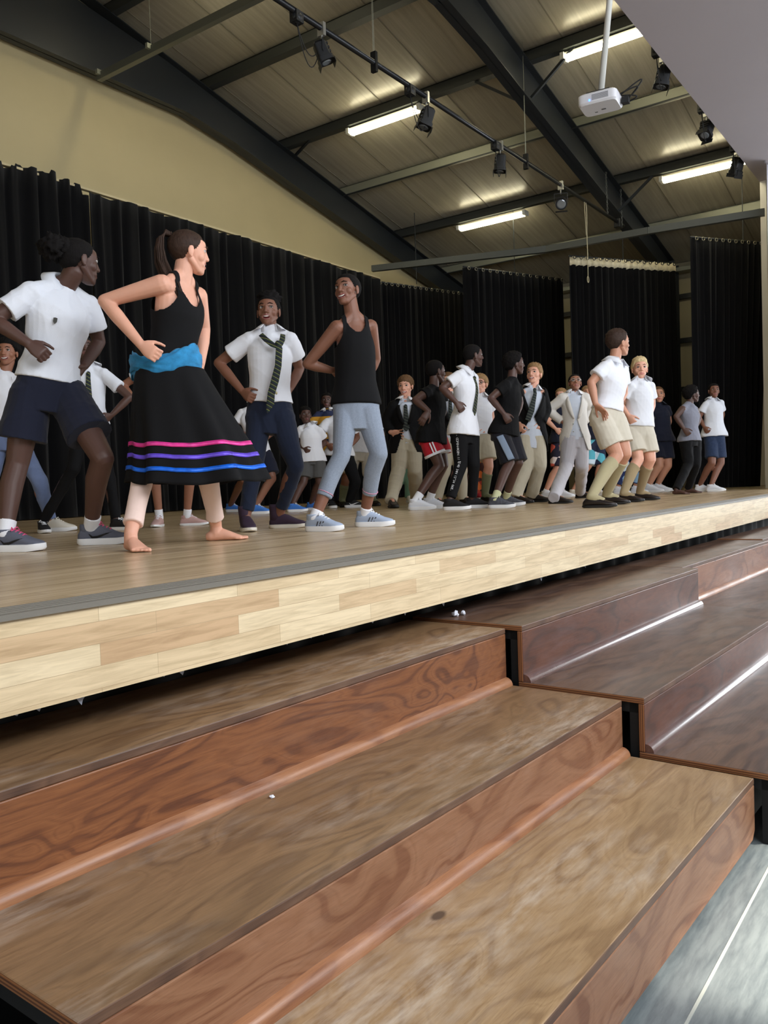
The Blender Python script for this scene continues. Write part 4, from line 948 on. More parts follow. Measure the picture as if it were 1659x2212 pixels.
        for sg in (-1, 1):
            def lp(t, u): c_, sd, fr, ra, rb = rings(t, t+.01, .026*k, 1)[0]; ang = u*k/ra; return c_+sd*(ra*math.sin(max(-1.4, min(1.4, ang))))*1+fr*(rb*math.cos(max(-1.4, min(1.4, ang)))+.008*k)
            rowsI = []; 
            for i in range(8):
                t = .48+.54*i/7; wi = .014+.085*min(1, (t-.46)/.5)*op; wd = .012+.045*math.sin(math.pi*min(1, i/7*.85+.05)); rowsI.append((lp(t, sg*wi*.95), lp(t, sg*(wi+wd))))
            vs = [p for r_ in rowsI for p in r_]; q.add(vs, [(2*i, 2*i+1, 2*i+3, 2*i+2) for i in range(7)])
        o = q.build('lapels', top[5] if len(top) > 5 else tc, root, smooth=True); sdm = o.modifiers.new('t', 'SOLIDIFY'); sdm.thickness = .006
        for t_ in (.18, .36):
            MB().ball(lp(t_, sg*.035), .009*k, nu=8, nv=6).build('blazer_button', M_chrome, root, smooth=True)
    # collar
    if S.get('collar'):
        cm = S['collar']; ax = (nk-nb_).normalized(); cfr = (front-ax*front.dot(ax)).normalized(); csd = ax.cross(cfr); base = shC+up*.070*k+cfr*.004*k; opn = S.get('copen', .35)
        def cf(u, v):
            a = opn+u*(2*math.pi-2*opn); rr, zz_ = [(.064, -.024), (.0585, .024), (.063, .035), (.080, .022), (.112, -.010)][int(round(v*4))]
            tip = max(0, 1-min(a, 2*math.pi-a)/(opn+.75)) if v > .6 else 0
            fw = .5+.5*math.cos(a); return base+(cfr*math.cos(a)+csd*math.sin(a))*(rr+.020*tip)*k+ax*(zz_-.030*tip-.012*fw)*k
        q = MB(); q.grid(cf, 40, 4); o = q.build('collar', cm, root, smooth=True); sdm = o.modifiers.new('t', 'SOLIDIFY'); sdm.thickness = .004
    if S.get('tie'):
        tm = S['tie'][0]; q = MB()
        if len(S['tie']) > 1:
            pts = [J(p) for p in S['tie'][1]]; wds = S['tie'][2]
        else:
            pts = []; wds = []
            for i in range(9):
                t = .98-.68*i/8; c_, sd, fr, ra, rb = rings(t, t+.01, .016*k, 1)[0]; pts.append(c_+fr*(rb+.010*k)); wds.append((.016 if i else .019)+.022*i/8)
            wds[-1] = .004
        R_ = []
        for i, p in enumerate(pts):
            a = pts[min(i+1, len(pts)-1)]-pts[max(i-1, 0)]; sdv = a.cross(front).normalized(); R_.append((p, sdv, front, wds[i]*k, .0045*k))
        q.loft(R_, 10); q.ball(pts[0], .018*k, .018*k, .02*k); q.build('tie', tm, root, ang=60)
    if S.get('glasses'):
        q = MB(); 
        for s_ in (-1, 1): q.tube([HM @ Vector((s_*.033+.024*math.cos(a*math.pi/8), .092-.006*abs(math.cos(a*math.pi/8)), .010+.017*math.sin(a*math.pi/8))) for a in range(17)], .0022*k, 6)
        q.tube([HM @ Vector((-.010, .093, .014)), HM @ Vector((.010, .093, .014))], .002*k, 6)
        for s_ in (-1, 1): q.tube([HM @ Vector((s_*.057, .086, .014)), HM @ Vector((s_*.074, .04, .014)), HM @ Vector((s_*.078, -.01, .012))], .002*k, 6)
        q.build('glasses', S['glasses'], root, smooth=True)
    if S.get('badge'):
        t_, u_, m_ = S['badge']; c_, sd, fr, ra, rb = rings(t_, t_+.01, .016*k, 1)[0]; ang = u_*k/ra; n_ = (sd*math.sin(ang)+fr*math.cos(ang)); p = c_+sd*ra*math.sin(ang)+fr*rb*math.cos(ang)+n_*.008*k
        q = MB(); e1 = n_.cross(up).normalized(); q.prism([p+e1*x*k+up*y*k for x, y in [(-.009, .014), (0, .016), (.009, .014), (.009, -.004), (0, -.016), (-.009, -.004)]], n_*.004); q.build('badge', m_, root)
    # footwear
    sk_ = S.get('sock')
    for kn, an, gg in ((knA, anA, ga), (knB, anB, gb)):
        f = dirn(gg[2]); back = (f.cross(Zu).cross(kn-an)).normalized(); back = back if back.dot(f) < 0 else -back
        if sk_:
            q = MB(); m = kn.lerp(an, .3)+back*.012*k; top_ = an.lerp(kn, sk_[1])
            if sk_[1] > .5: seg(q, [top_, m, an, an+f*.10*k-Zu*.040*k], [.055*k*S.get('leg', 1), .056*k*S.get('leg', 1), .038*k, .034*k])
            else: seg(q, [top_, an, an+f*.09*k-Zu*.040*k], [(.036+.03*sk_[1])*k, .0375*k, .034*k])
            me = remesh(q, vox, 2); link_mesh('sock', me, sk_[0], root)
        sh_ = S['shoe']
        if sh_[0] != 'bare': make_shoe(sh_[0], an, f, k, root, *sh_[1:])
    return root, dict(k=k, D=D, J=J, dirn=dirn, rings=rings, hipC=hipC, up=up, L=L, front=front, shC=shC, kn=(knA, knB), an=(anA, anB), hi=(hiA, hiB), HM=HM, tfr=tfr)
# ------------------------------------------------------------------ fabrics
def fab(n, c, rough=.85, **k): k.setdefault('bump', .12); k.setdefault('bscale', 350); k.setdefault('sheen', .1); return mat(n, c, rough, spec=.25, **k)
F_wh = fab('white_cotton', (232, 234, 242)); F_wh2 = fab('white_pique', (228, 232, 242), bump=.3); F_navy = fab('navy_fabric', (24, 28, 46)); F_navy2 = fab('navy_stretch_cotton', (26, 34, 54))
F_blk = fab('black_jersey', (8, 8, 11), sheen=0, bump=.06); F_blk2 = fab('black_trouser', (11, 11, 14), sheen=0); F_khk = fab('khaki_cotton', (192, 184, 164)); F_khk2 = fab('stone_cotton', (206, 198, 182)); F_gry = fab('grey_melange_jersey', (134, 144, 160), var=.12, vscale=160)
F_cream = fab('cream_wool', (226, 222, 216), bump=.4); F_jean = fab('light_blue_denim', (112, 128, 166), var=.12, vscale=14); F_denim = fab('dark_blue_denim', (42, 56, 84), var=.15, vscale=40); F_skb = fab('sky_shirt_cotton', (206, 214, 228))
F_gtop = fab('grey_top', (128, 130, 144)); F_red = fab('red_mesh', (190, 36, 52)); F_dkg = fab('dark_grey_short', (84, 84, 84)); F_beige = fab('beige_sock_knit', (176, 166, 132), bump=.5, bscale=500); F_brsock = fab('brown_sock_knit', (160, 142, 110), bump=.5, bscale=500)
F_sage = fab('sage_sock_knit', (126, 130, 100), bump=.5); F_pink = fab('pale_pink_knit', (236, 208, 198)); F_lime = fab('pale_yellow_sock', (200, 200, 160)); F_sockw = fab('white_sock', (236, 238, 245)); F_mint = fab('mint_green_cloth', (120, 160, 140))
def stripes(n, c1, c2, sc=(0, 0, 60), w=.5, c3=None, rough=.8):
    m, t, b = newmat(n); tc = t.add('ShaderNodeTexCoord').outputs['Object']; d = t.add('ShaderNodeVectorMath', operation='DOT_PRODUCT'); t.l.new(tc, d.inputs[0]); d.inputs[1].default_value = sc
    f = t.math('FRACT', d.outputs['Value']); st_ = [(0, lin(c1)), (w, lin(c2))]
    if c3: st_ = [(0, lin(c1)), (w, lin(c2)), (w+.12, lin(c1)), (w+.24, lin(c3)), (w+.32, lin(c1))]
    t.set(b, 'Base Color', t.ramp(f, st_, 'CONSTANT')); b.inputs['Roughness'].default_value = rough; return m
T_tie = stripes('green_striped_tie', (22, 28, 36), (30, 66, 46), (18, -10, 34), .5, (170, 170, 80)); T_tie2 = stripes('dark_green_striped_tie', (26, 32, 34), (60, 76, 66), (14, -8, 30), .62, (120, 124, 110))
T_rug = stripes('mustard_navy_rugby', (206, 152, 44), (38, 48, 84), (0, 0, 5.2), .52)
def floral(n, base, cols, sc=14):
    m, t, b = newmat(n); v = t.add('ShaderNodeTexVoronoi'); t.set(v, 'Vector', t.map()); v.inputs['Scale'].default_value = sc; s = t.add('ShaderNodeSeparateColor'); t.l.new(v.outputs['Color'], s.inputs[0])
    t.set(b, 'Base Color', t.ramp(s.outputs[0], [(0, lin(base))]+[(.4+.6*i/len(cols), lin(c)) for i, c in enumerate(cols)], 'CONSTANT')); b.inputs['Roughness'].default_value = .85; return m
FL1 = floral('coral_navy_floral', (30, 26, 50), [(226, 100, 84), (240, 226, 226)], 9); FL2 = floral('blue_floral', (34, 50, 100), [(150, 190, 226), (226, 238, 246)], 10); FL3 = floral('turquoise_floral', (24, 34, 62), [(90, 180, 200), (210, 230, 245)], 7); FL4 = floral('orange_floral', (60, 26, 22), [(196, 100, 40), (150, 50, 30)], 11)
S_dress = mat('black_shoe_leather', (30, 22, 22), .3); S_ds = mat('black_rubber', (20, 20, 22), .6); S_w = mat('white_shoe', (232, 236, 246), .55, bump=.2, bscale=200); S_ws = mat('white_rubber', (238, 240, 244), .45)
S_gp = mat('grey_pink_knit', (96, 100, 116), .75, bump=.6, bscale=400); S_plum = mat('plum_suede', (54, 36, 56), .8, bump=.4, bscale=300); S_gw = mat('pale_grey_knit', (170, 184, 208), .7, bump=.6, bscale=400); S_blk = mat('black_canvas', (22, 22, 26), .8)
S_gk = mat('charcoal_knit', (76, 78, 88), .8, var=.35, vscale=70); S_blu = mat('blue_mesh_shoe', (60, 120, 206), .6); S_pk = mat('dusty_pink_canvas', (196, 160, 156), .8); S_crs = mat('off_white_sole', (226, 220, 208), .6); S_red = mat('red_shoe', (150, 26, 40), .6)
M_mag = mat('magenta_mark', (222, 80, 130), .6); M_gold = mat('metal_button', (190, 180, 140), .3, .8); M_bdg = mat('dark_badge', (60, 60, 56), .7)
A_, I_ = person(dict(label='person at far left in white polo shirt and navy shorts, black hair in a puff', skin='d', head=(172, 566, 104), hdz=.02, k=1.05, face=112, pitch=-6, roll=4, body=38, hair=('pulled+puff', 'black'),
    sa=(70, 634, .13), sb=(190, 660, -.12), ea=(-16, 690, .22), wa=(60, 741, .22), eb=(214, 738, -.22), wb=(182, 790, -.12), hda=dict(to=(90, 762, .22)), ha=(64, 850, .06), hb=(142, 850, -.05), na=(38, 1000, .06), nb=(222, 990, .10),
    ga=(14, 1192, 62), gb=(198, 1177, 78), top=('polo', F_wh2, .13, .66), low=('shorts', F_navy, .66, .34, 1.24), sock=(F_sockw, .19), shoe=('runner', S_gp, S_ws, M_mag, ('tick', M_blk)), collar=F_wh2, copen=.5, leg=1.08, badge=(.72, .085, M_bdg), fat=1.08))
B_, IB = person(dict(label='person in black tank top and long black skirt with pink, purple and blue ribbons, barefoot', skin='p', head=(409, 546, 104), k=.99, face=102, pitch=-6, body=48, mouth='smile', hair=('pulled+pony', 'dkbrown'), gaze=112,
    sa=(350, 614, .14), sb=(428, 640, -.13), ea=(226, 650, .12), wa=(304, 744, .20), eb=(441, 712, -.22), wb=(433, 788, -.12), hda=dict(to=(332, 764, .22)), ha=(338, 826, .04), hb=(388, 826, -.04), na=(324, 968, .0), nb=(446, 972, -.02),
    ga=(284, 1190, 22), gb=(468, 1168, 84), top=('tank', F_blk, .02, .84), low=('leggings', F_pink, .90, .2, 1), shoe=('bare',)))
C_, IC = person(dict(label='person in white shirt, loose striped tie, navy trousers and plum high-top shoes', skin='b', head=(580, 673, 88), k=.98, face=-12, pitch=4, body=4, mouth='open', gaze=55, hair=('pulled+top', 'black'),
    sa=(540, 735), sb=(626, 735), ea=(472, 784, -.04), wa=(524, 846, .05), eb=(647, 796, -.12), wb=(628, 838, -.06), hda=dict(to=(545, 862, .12)), ha=(560, 905), hb=(606, 905), na=(548, 1020, .08), nb=(640, 1006, .06),
    ga=(531, 1147, 12), gb=(603, 1141, 74), top=('shirt', F_wh, .20, .62), low=('trousers', F_navy2, .88, .38, .17), shoe=('hitop', S_plum, S_crs), collar=F_wh, copen=.6, leg=1.0,
    tie=(T_tie, [(600, 742, .16), (603, 752, .17), (601, 790, .17), (594, 822, .17), (586, 850, .17), (584, 872, .16), (577, 892, .15)], [.016, .022, .022, .026, .024, .026, .006])))
D_, ID = person(dict(label='person in black tank top and grey cropped leggings, smiling over the shoulder', skin='b', head=(750, 628, 82), k=.97, face=-32, pitch=4, roll=-6, body=14, mouth='smile', gaze=55, hair=('pulled', 'black'),
    sa=(728, 708, .06), sb=(800, 706, -.06), ea=(664, 786, .0), wa=(716, 800, -.06), eb=(812, 775, -.20), wb=(795, 815, -.20), hda=dict(to=(740, 800, -.1)), ha=(748, 892), hb=(792, 892), na=(738, 985, .10), nb=(818, 980, .02),
    ga=(681, 1148, 62), gb=(789, 1138, 74), top=('tank', F_blk, .10, .92), low=('leggings', F_gry, .66, .22), sock=(F_sockw, .12), shoe=('runner', S_gw, S_ws, S_ws, ('bars', S_gk)), leg=1.02))
E_, IE = person(dict(label='person in black top and short red shorts with white stripes, white high socks', skin='d', head=(942, 803, 50), face=118, body=70, hair=('fade', 'black'),
    sa=(922, 848, .1), sb=(952, 856, -.12), ea=(897, 864, .18), wa=(926, 888, .22), eb=(958, 890, -.15), wb=(946, 912, -.1), hda=dict(to=(912, 908, .24), curl=(20, 25, 15), pn=180), ha=(924, 944, .06), hb=(944, 944, -.06), na=(950, 1006, .06), nb=(958, 1004, -.04),
    ga=(897, 1102, 78), gb=(927, 1099, 78), top=('tee', F_blk, -.16, .35), low=('shorts', F_red, .62, .2, 1.12), sock=(F_sockw, .22), shoe=('runner', S_w, S_ws, S_ws), leg=1.0))
F_, IF = person(dict(label='person in white shirt with tie and black track trousers printed with white lettering', skin='d', head=(1023, 769, 50), face=112, body=62, hair=('fade', 'black'),
    sa=(992, 813, .12), sb=(1022, 818, -.12), ea=(955, 838, .16), wa=(985, 869, .2), eb=(1020, 860, -.2), wb=(1010, 888, -.18), hda=dict(to=(998, 884, .2)), ha=(992, 935, .06), hb=(1014, 935, -.06), na=(995, 1003, .06), nb=(1024, 1003, .0),
    ga=(972, 1102, 80), gb=(1020, 1098, 80), top=('shirt', F_wh, -.05, .6), low=('trousers', F_blk2, .95, .3, .10), shoe=('runner', S_blk, S_ws), collar=F_wh, copen=.4, tie=(T_tie,)))
G_, IG = person(dict(label='person in black t-shirt and long black shorts with a grey side panel, charcoal trainers', skin='d', head=(1112, 786, 48), face=108, body=66, hair=('afro', 'black'),
    sa=(1092, 833, .12), sb=(1116, 838, -.1), ea=(1060, 860, .15), wa=(1088, 893, .2), eb=(1124, 870, -.2), wb=(1116, 898, -.1), hda=dict(to=(1098, 908, .2)), ha=(1080, 935, .06), hb=(1102, 935, -.06), na=(1101, 999, .08), nb=(1120, 999, .0),
    ga=(1069, 1098, 80), gb=(1093, 1093, 80), top=('tee', F_blk, -.06, .5), low=('shorts', fab('washed_black_short', (34, 34, 42)), .98, .3, 1.05), sock=(F_lime, .2), shoe=('runner', S_gk, S_ws, S_gk)))
H_, IH = person(dict(label='blond person in open black blazer, untucked white shirt, tie and khaki trousers', skin='p', head=(1154, 809, 46), face=-22, pitch=8, body=8, mouth='smile', hair=('quiff', 'sand'),
    sa=(1131, 850), sb=(1170, 850), ea=(1117, 885, -.05), wa=(1123, 916, .05), eb=(1180, 885, -.05), wb=(1170, 914, .05), ha=(1136, 948), hb=(1156, 948), na=(1134, 1008, .06), nb=(1164, 1004, .02),
    ga=(1114, 1088, 66), gb=(1151, 1085, 78), top=('blazer', F_blk, -.22, 1.25, F_skb), low=('trousers', F_khk, 1.25, .25), shoe=('dress', S_dress, S_ds), collar=F_wh, copen=.6,
    tie=(T_tie2, [(1155, 842, .13), (1156, 850, .13), (1152, 868, .15), (1148, 886, .15), (1140, 908, .14)], [.016, .018, .024, .032, .028])))
I2_, II = person(dict(label='person with glasses in a white blazer and pale grey trousers', skin='m', head=(1242, 827, 40), face=8, pitch=12, body=6, hair=('crop', 'black'), glasses=M_chrome,
    sa=(1217, 860), sb=(1264, 860), ea=(1184, 886, -.08), wa=(1216, 912, -.02), eb=(1277, 886, -.1), wb=(1262, 912, -.02), ha=(1231, 950), hb=(1254, 950), na=(1223, 1008, .06), nb=(1257, 1004, .0),
    ga=(1198, 1088, 78), gb=(1254, 1076, 80), top=('blazer', F_cream, -.02, .8, F_skb), low=('trousers', fab('pale_grey_trouser', (190, 188, 196)), 1.25, .25), shoe=('dress', S_dress, S_ds), collar=F_wh, copen=.6))
J_, IJ = person(dict(label='dark-haired person in white shirt, khaki shorts and pale knee socks, hand on hip', skin='t', head=(1336, 741, 58), face=124, body=58, hair=('short', 'dkbrown'),
    sa=(1306, 794, .13), sb=(1344, 800, -.13), ea=(1277, 826, .16), wa=(1286, 872, .2), eb=(1348, 850, -.2), wb=(1330, 880, -.1), hda=dict(to=(1304, 889, .2), curl=(12, 18, 12), pn=-60, spread=.3), ha=(1296, 903, .06), hb=(1326, 903, -.06), na=(1332, 984, .08), nb=(1350, 980, .0),
    ga=(1277, 1097, 80), gb=(1310, 1090, 80), top=('shirt', F_wh, .16, .6), low=('shorts', F_khk2, .72, .28, 1.08), sock=(F_beige, .84), shoe=('dress', S_dress, S_ds), collar=F_wh, copen=.5, leg=1.1))
K_, IK = person(dict(label='blond person in white shirt, stone shorts and brown knee socks', skin='p', head=(1382, 797, 48), face=12, body=12, hair=('quiff', 'ltblond'),
    sa=(1362, 836, .04), sb=(1404, 836, -.02), ea=(1337, 872, .0), wa=(1357, 897, .08), eb=(1409, 876, -.1), wb=(1398, 905, .0), hda=dict(to=(1368, 914, .1)), ha=(1364, 935), hb=(1394, 935), na=(1379, 992, .1), nb=(1405, 992, .04),
    ga=(1347, 1085, 76), gb=(1382, 1081, 78), top=('shirt', F_wh, .14, .6), low=('shorts', F_khk2, .76, .26, 1.1), sock=(F_brsock, .80), shoe=('dress', S_dress, S_ds), collar=F_wh, copen=.55, leg=1.08))
L_, IL = person(dict(label='person in navy polo shirt and navy shorts standing right of the blond person in shorts', skin='t', head=(1422, 853, 37), face=6, roll=-5, body=10, gaze=-10, hair=('pulled', 'brown'),
    sa=(1407, 884), sb=(1439, 884), ea=(1401, 912, -.08), wa=(1408, 938, .0), eb=(1446, 910, -.08), wb=(1438, 930, .0), ha=(1417, 955), hb=(1437, 955), na=(1424, 1006, .1), nb=(1442, 1006, .04),
    ga=(1401, 1064, 72), gb=(1420, 1063, 76), top=('polo', F_navy, .0, .5), low=('shorts', F_navy, .72, .26, 1.1), sock=(F_sockw, .1), shoe=('sneaker', S_w, S_ws, S_ws), collar=F_navy, copen=.5, leg=1.12, badge=(.72, .08, M_bdg)))
M_, IM = person(dict(label='barefoot person in sleeveless grey top and black trousers seen from the side', skin='d', head=(1495, 852, 36), face=114, body=72, hair=('afro+bun', 'black'),
    sa=(1474, 884, .1), sb=(1502, 886, -.1), ea=(1460, 900, .14), wa=(1477, 926, .18), eb=(1510, 905, -.2), wb=(1502, 925, -.15), hda=dict(to=(1484, 934, .2)), ha=(1482, 952, .05), hb=(1500, 952, -.05), na=(1487, 1004, .04), nb=(1504, 1002, .0),
    ga=(1462, 1068, 66), gb=(1488, 1065, 70), top=('tee', F_gtop, -.02, 0), low=('trousers', F_blk2, 1.0, .25), shoe=('bare',)))
N_, IN = person(dict(label='person in white polo shirt and blue denim shorts, farthest right on the stage', skin='b', head=(1542, 844, 33), face=16, body=14, hair=('crop', 'black'),
    sa=(1525, 874), sb=(1555, 872), ea=(1510, 902, -.02), wa=(1521, 922, .06), eb=(1561, 896, -.1), wb=(1552, 920, -.04), ha=(1535, 943), hb=(1552, 943), na=(1538, 1000, .1), nb=(1557, 1000, .04),
    ga=(1511, 1062, 76), gb=(1536, 1062, 78), top=('polo', F_wh2, .0, .62), low=('shorts', F_denim, .82, .26, 1.0), shoe=('sneaker', S_w, S_ws, S_ws), collar=F_wh2, copen=.5, leg=1.08))
# ---- second row
O_, IO = person(dict(label='laughing person at the left edge in white shirt and light ripped jeans', skin='m', head=(16, 762, 60), face=-20, body=10, mouth='smile', hair=('afro', 'black'),
    sa=(-22, 824), sb=(36, 826), ea=(-60, 870), wa=(-20, 915, .1), eb=(58, 872, -.1), wb=(30, 912, .06), ha=(-5, 950), hb=(30, 950), na=(-20, 1040, .1), nb=(84, 1038, .1),
    ga=(-30, 1150, 20), gb=(112, 1150, 66), D=6.3, top=('shirt', F_wh, .05, .6), low=('trousers', F_jean, .92, .28, .06), shoe=('sneaker', S_crs, S_ws, S_crs), collar=F_wh, copen=.6))
P_, IP = person(dict(label='person in white polo shirt and black trousers half hidden behind the far left person', skin='d', head=(182, 752, 54), face=5, body=6, hair=('crop', 'black'),
    sa=(160, 808), sb=(224, 808), ea=(134, 860, -.1), wa=(160, 900), eb=(280, 858, .02), wb=(242, 896, .08), hdb=dict(to=(228, 906, .1)), ha=(175, 925), hb=(213, 925), na=(160, 1010, .1), nb=(232, 1010),
    ga=(92, 1158, 14), gb=(252, 1144, 50), D=6.15, top=('polo', F_wh2, .08, .6), low=('trousers', F_blk2, .85, .28, .05), shoe=('sneaker', S_blk, S_ws, S_ws), collar=F_wh2, copen=.6, tie=(T_tie,), badge=(.7, .075, M_bdg)))
Q_, IQ = person(dict(label='person in white shirt and dark shorts hidden behind the ribboned skirt, pink canvas shoe showing', skin='m', head=(352, 740, 50), face=0, body=4, hair=('crop', 'black'),
    sa=(318, 800), sb=(398, 800), ea=(266, 832), wa=(300, 880, .06), eb=(448, 834), wb=(410, 874, .06), ha=(334, 905), hb=(380, 905), na=(330, 1000, .08), nb=(416, 1005, .08),
    ga=(345, 1128, -15), gb=(405, 1147, 78), D=6.5, top=('shirt', F_wh, .05, .6), low=('shorts', F_navy, .9, .25, 1.0), sock=(F_sockw, .16), shoe=('flat', S_pk, S_ws, S_pk), collar=F_wh))
R_, IR = person(dict(label='person in white shirt and dark shorts with blue shoes behind the navy trousers', skin='b', head=(552, 852, 40), face=20, body=10, hair=('crop', 'black'),
    sa=(522, 893), sb=(584, 893), ea=(505, 925), wa=(532, 940, .1), eb=(600, 925, -.1), wb=(578, 945, .02), ha=(532, 985), hb=(574, 985), na=(526, 1036, .06), nb=(588, 1034, .08),
    ga=(498, 1106, 60), gb=(552, 1111, 72), top=('shirt', F_wh, .0, .6), low=('shorts', F_navy, .8, .25, 1.1), shoe=('runner', S_blu, S_ws, S_ws), collar=F_wh))
S_, IS = person(dict(label='person in pale shirt and grey shorts leaning left between the two front people, blue shoes', skin='d', head=(660, 897, 37), face=12, body=14, hair=('short', 'black'),
    sa=(650, 928), sb=(690, 932), ea=(642, 955, -.05), wa=(656, 968, .05), eb=(702, 955, -.1), wb=(690, 972), ha=(662, 992), hb=(688, 992), na=(656, 1042, .06), nb=(690, 1042),
    ga=(632, 1106, 76), gb=(672, 1102, 60), top=('shirt', F_wh, -.10, .55), low=('shorts', F_dkg, .8, .25, 1.1), shoe=('runner', S_blu, S_ws, S_ws), collar=F_wh))
T_, IT = person(dict(label='person in a mustard and navy striped rugby shirt behind the grey leggings', skin='d', head=(706, 866, 36), face=-6, body=-6, hair=('fade', 'black'),
    sa=(688, 897), sb=(728, 897), ea=(658, 930, .02), wa=(686, 954, .08), eb=(744, 930, -.1), wb=(728, 954), ha=(697, 975), hb=(722, 975), na=(694, 1030, .06), nb=(728, 1030),
    ga=(690, 1102, 20), gb=(730, 1101, 30), D=10.8, top=('polo', T_rug, -.05, .9), low=('trousers', F_navy, 1.0, .25), shoe=('dress', S_dress, S_ds), collar=F_wh))
U_, IU = person(dict(label='person in loose white t-shirt and black trousers with a white tick on the black shoe', skin='b', head=(738, 872, 40), face=-10, body=-5, hair=('crop', 'black'),
    sa=(708, 912), sb=(762, 912), ea=(686, 938, .04), wa=(708, 960, .1), eb=(772, 945, -.1), wb=(756, 964), ha=(720, 985), hb=(746, 985), na=(712, 1040, .06), nb=(768, 1040, .04),
    ga=(712, 1106, 20), gb=(757, 1105, 80), D=9.8, top=('tee', F_wh, .0, .62), low=('trousers', F_blk2, 1.0, .25), shoe=('runner', S_blk, S_ws, None, ('tick', S_ws))))
V_, IV = person(dict(label='person in white shirt and cream shorts seen between the grey leggings, olive sock', skin='m', head=(786, 872, 40), face=0, body=0, hair=('crop', 'brown'),
    sa=(756, 908), sb=(812, 908), ea=(746, 940, -.1), wa=(758, 968), eb=(826, 940, -.1), wb=(810, 968), ha=(764, 982), hb=(796, 982), na=(746, 1038, .06), nb=(804, 1038, .06),
    ga=(740, 1107, 8), gb=(806, 1104, 20), D=10.3, top=('shirt', F_wh, .05, .62), low=('shorts', F_khk2, .78, .25, 1.15), sock=(F_sage, .55), shoe=('dress', S_dress, S_ds), collar=F_wh))
W_, IW = person(dict(label='grinning person in buttoned black blazer and khaki trousers, hand spread on hip', skin='p', head=(876, 834, 46), face=-16, pitch=-10, body=0, mouth='smile', hair=('fringe', 'brown'),
    sa=(852, 878), sb=(900, 878), ea=(834, 910, -.05), wa=(844, 934, .06), eb=(912, 908, -.08), wb=(904, 934), hda=dict(to=(862, 936, .1), curl=(8, 14, 10), spread=.5, pn=-90), ha=(866, 958), hb=(890, 958), na=(861, 1014, .05), nb=(896, 1014, .04),
    ga=(846, 1097, 14), gb=(899, 1091, 30), top=('blazer', F_blk, .1, .62, F_skb), low=('trousers', F_khk, 1.2, .25), shoe=('dress', S_dress, S_ds), collar=F_wh, tie=(T_tie2,), copen=.4))
X_, IX = person(dict(label='person with dark-rimmed glasses, white open-neck shirt, khaki shorts and olive knee socks', skin='p', head=(1037, 830, 45), face=-16, body=2, hair=('fringe', 'sand'), glasses=M_blk,
    sa=(1018, 866), sb=(1054, 868), ea=(1008, 900, -.1), wa=(1020, 924), eb=(1062, 900, -.08), wb=(1052, 926, .04), ha=(1026, 948), hb=(1046, 948), na=(1020, 1008, .05), nb=(1056, 1008, .08),
    ga=(1012, 1090, 30), gb=(1048, 1090, 40), D=9.9, top=('shirt', F_wh, .1, .62), low=('shorts', F_khk, .76, .25, 1.1), sock=(F_sage, .78), shoe=('dress', S_dress, S_ds), collar=F_wh, copen=.6))
Y_, IY = person(dict(label='person in black blazer and khaki trousers hidden behind the printed track trousers', skin='p', head=(968, 826, 42), face=-10, body=0, hair=('short', 'brown'),
    sa=(952, 866), sb=(992, 866), ea=(944, 900, -.08), wa=(952, 926), eb=(1000, 900, -.08), wb=(992, 926), ha=(962, 955), hb=(988, 955), na=(960, 1012, .05), nb=(994, 1012, .04),
    ga=(944, 1094, 30), gb=(1002, 1092, 40), D=9.6, top=('blazer', F_blk, .1, .62, F_skb), low=('trousers', F_khk, 1.2, .25), shoe=('dress', S_dress, S_ds), collar=F_wh, tie=(T_tie2,)))
Z1, _ = person(dict(label='person in coral and navy patterned shorts half hidden behind the white blazer', skin='p', head=(1212, 856, 34), face=-20, body=30, hair=('short', 'sand'),
    sa=(1196, 886), sb=(1224, 886), ea=(1183, 910, .06), wa=(1200, 926, .1), eb=(1232, 912, -.1), wb=(1222, 930), ha=(1204, 956), hb=(1224, 956), na=(1203, 1012, .08), nb=(1226, 1012),
    ga=(1178, 1068, 70), gb=(1212, 1066, 70), D=11.2, top=('tee', F_navy, .0, .5), low=('shorts', FL1, .95, .2, 1.05), sock=(F_sockw, .12), shoe=('sneaker', S_w, S_ws, S_ws)))
Z2, _ = person(dict(label='person in turquoise patterned shorts behind the dark-haired person in khaki shorts', skin='t', head=(1268, 850, 32), face=10, body=20, hair=('short', 'sand'),
    sa=(1262, 880), sb=(1290, 880), ea=(1256, 906, -.1), wa=(1266, 924), eb=(1298, 906, -.1), wb=(1290, 924), ha=(1274, 950), hb=(1292, 950), na=(1272, 1006, .06), nb=(1296, 1006, .06),
    ga=(1238, 1066, 76), gb=(1288, 1064, 50), D=11.6, top=('tee', F_navy, .0, .5), low=('shorts', FL3, .98, .2, 1.1), shoe=('sneaker', S_crs, S_ws, S_ws)))
Z3, _ = person(dict(label='person in blue and white patterned trousers behind the pair in knee socks', skin='t', head=(1350, 872, 32), face=10, body=20, hair=('pulled', 'dkbrown'),
    sa=(1338, 900), sb=(1366, 900), ea=(1332, 922, -.1), wa=(1344, 940), eb=(1374, 922, -.1), wb=(1366, 940), ha=(1346, 962), hb=(1366, 962), na=(1348, 1012, .06), nb=(1382, 1012, .06),
    ga=(1334, 1064, 70), gb=(1372, 1064, 70), D=12.1, top=('tee', F_blk, .0, .5), low=('trousers', FL2, 1.15, .2, .22), sock=(F_sockw, .12), shoe=('sneaker', S_w, S_ws, S_ws)))
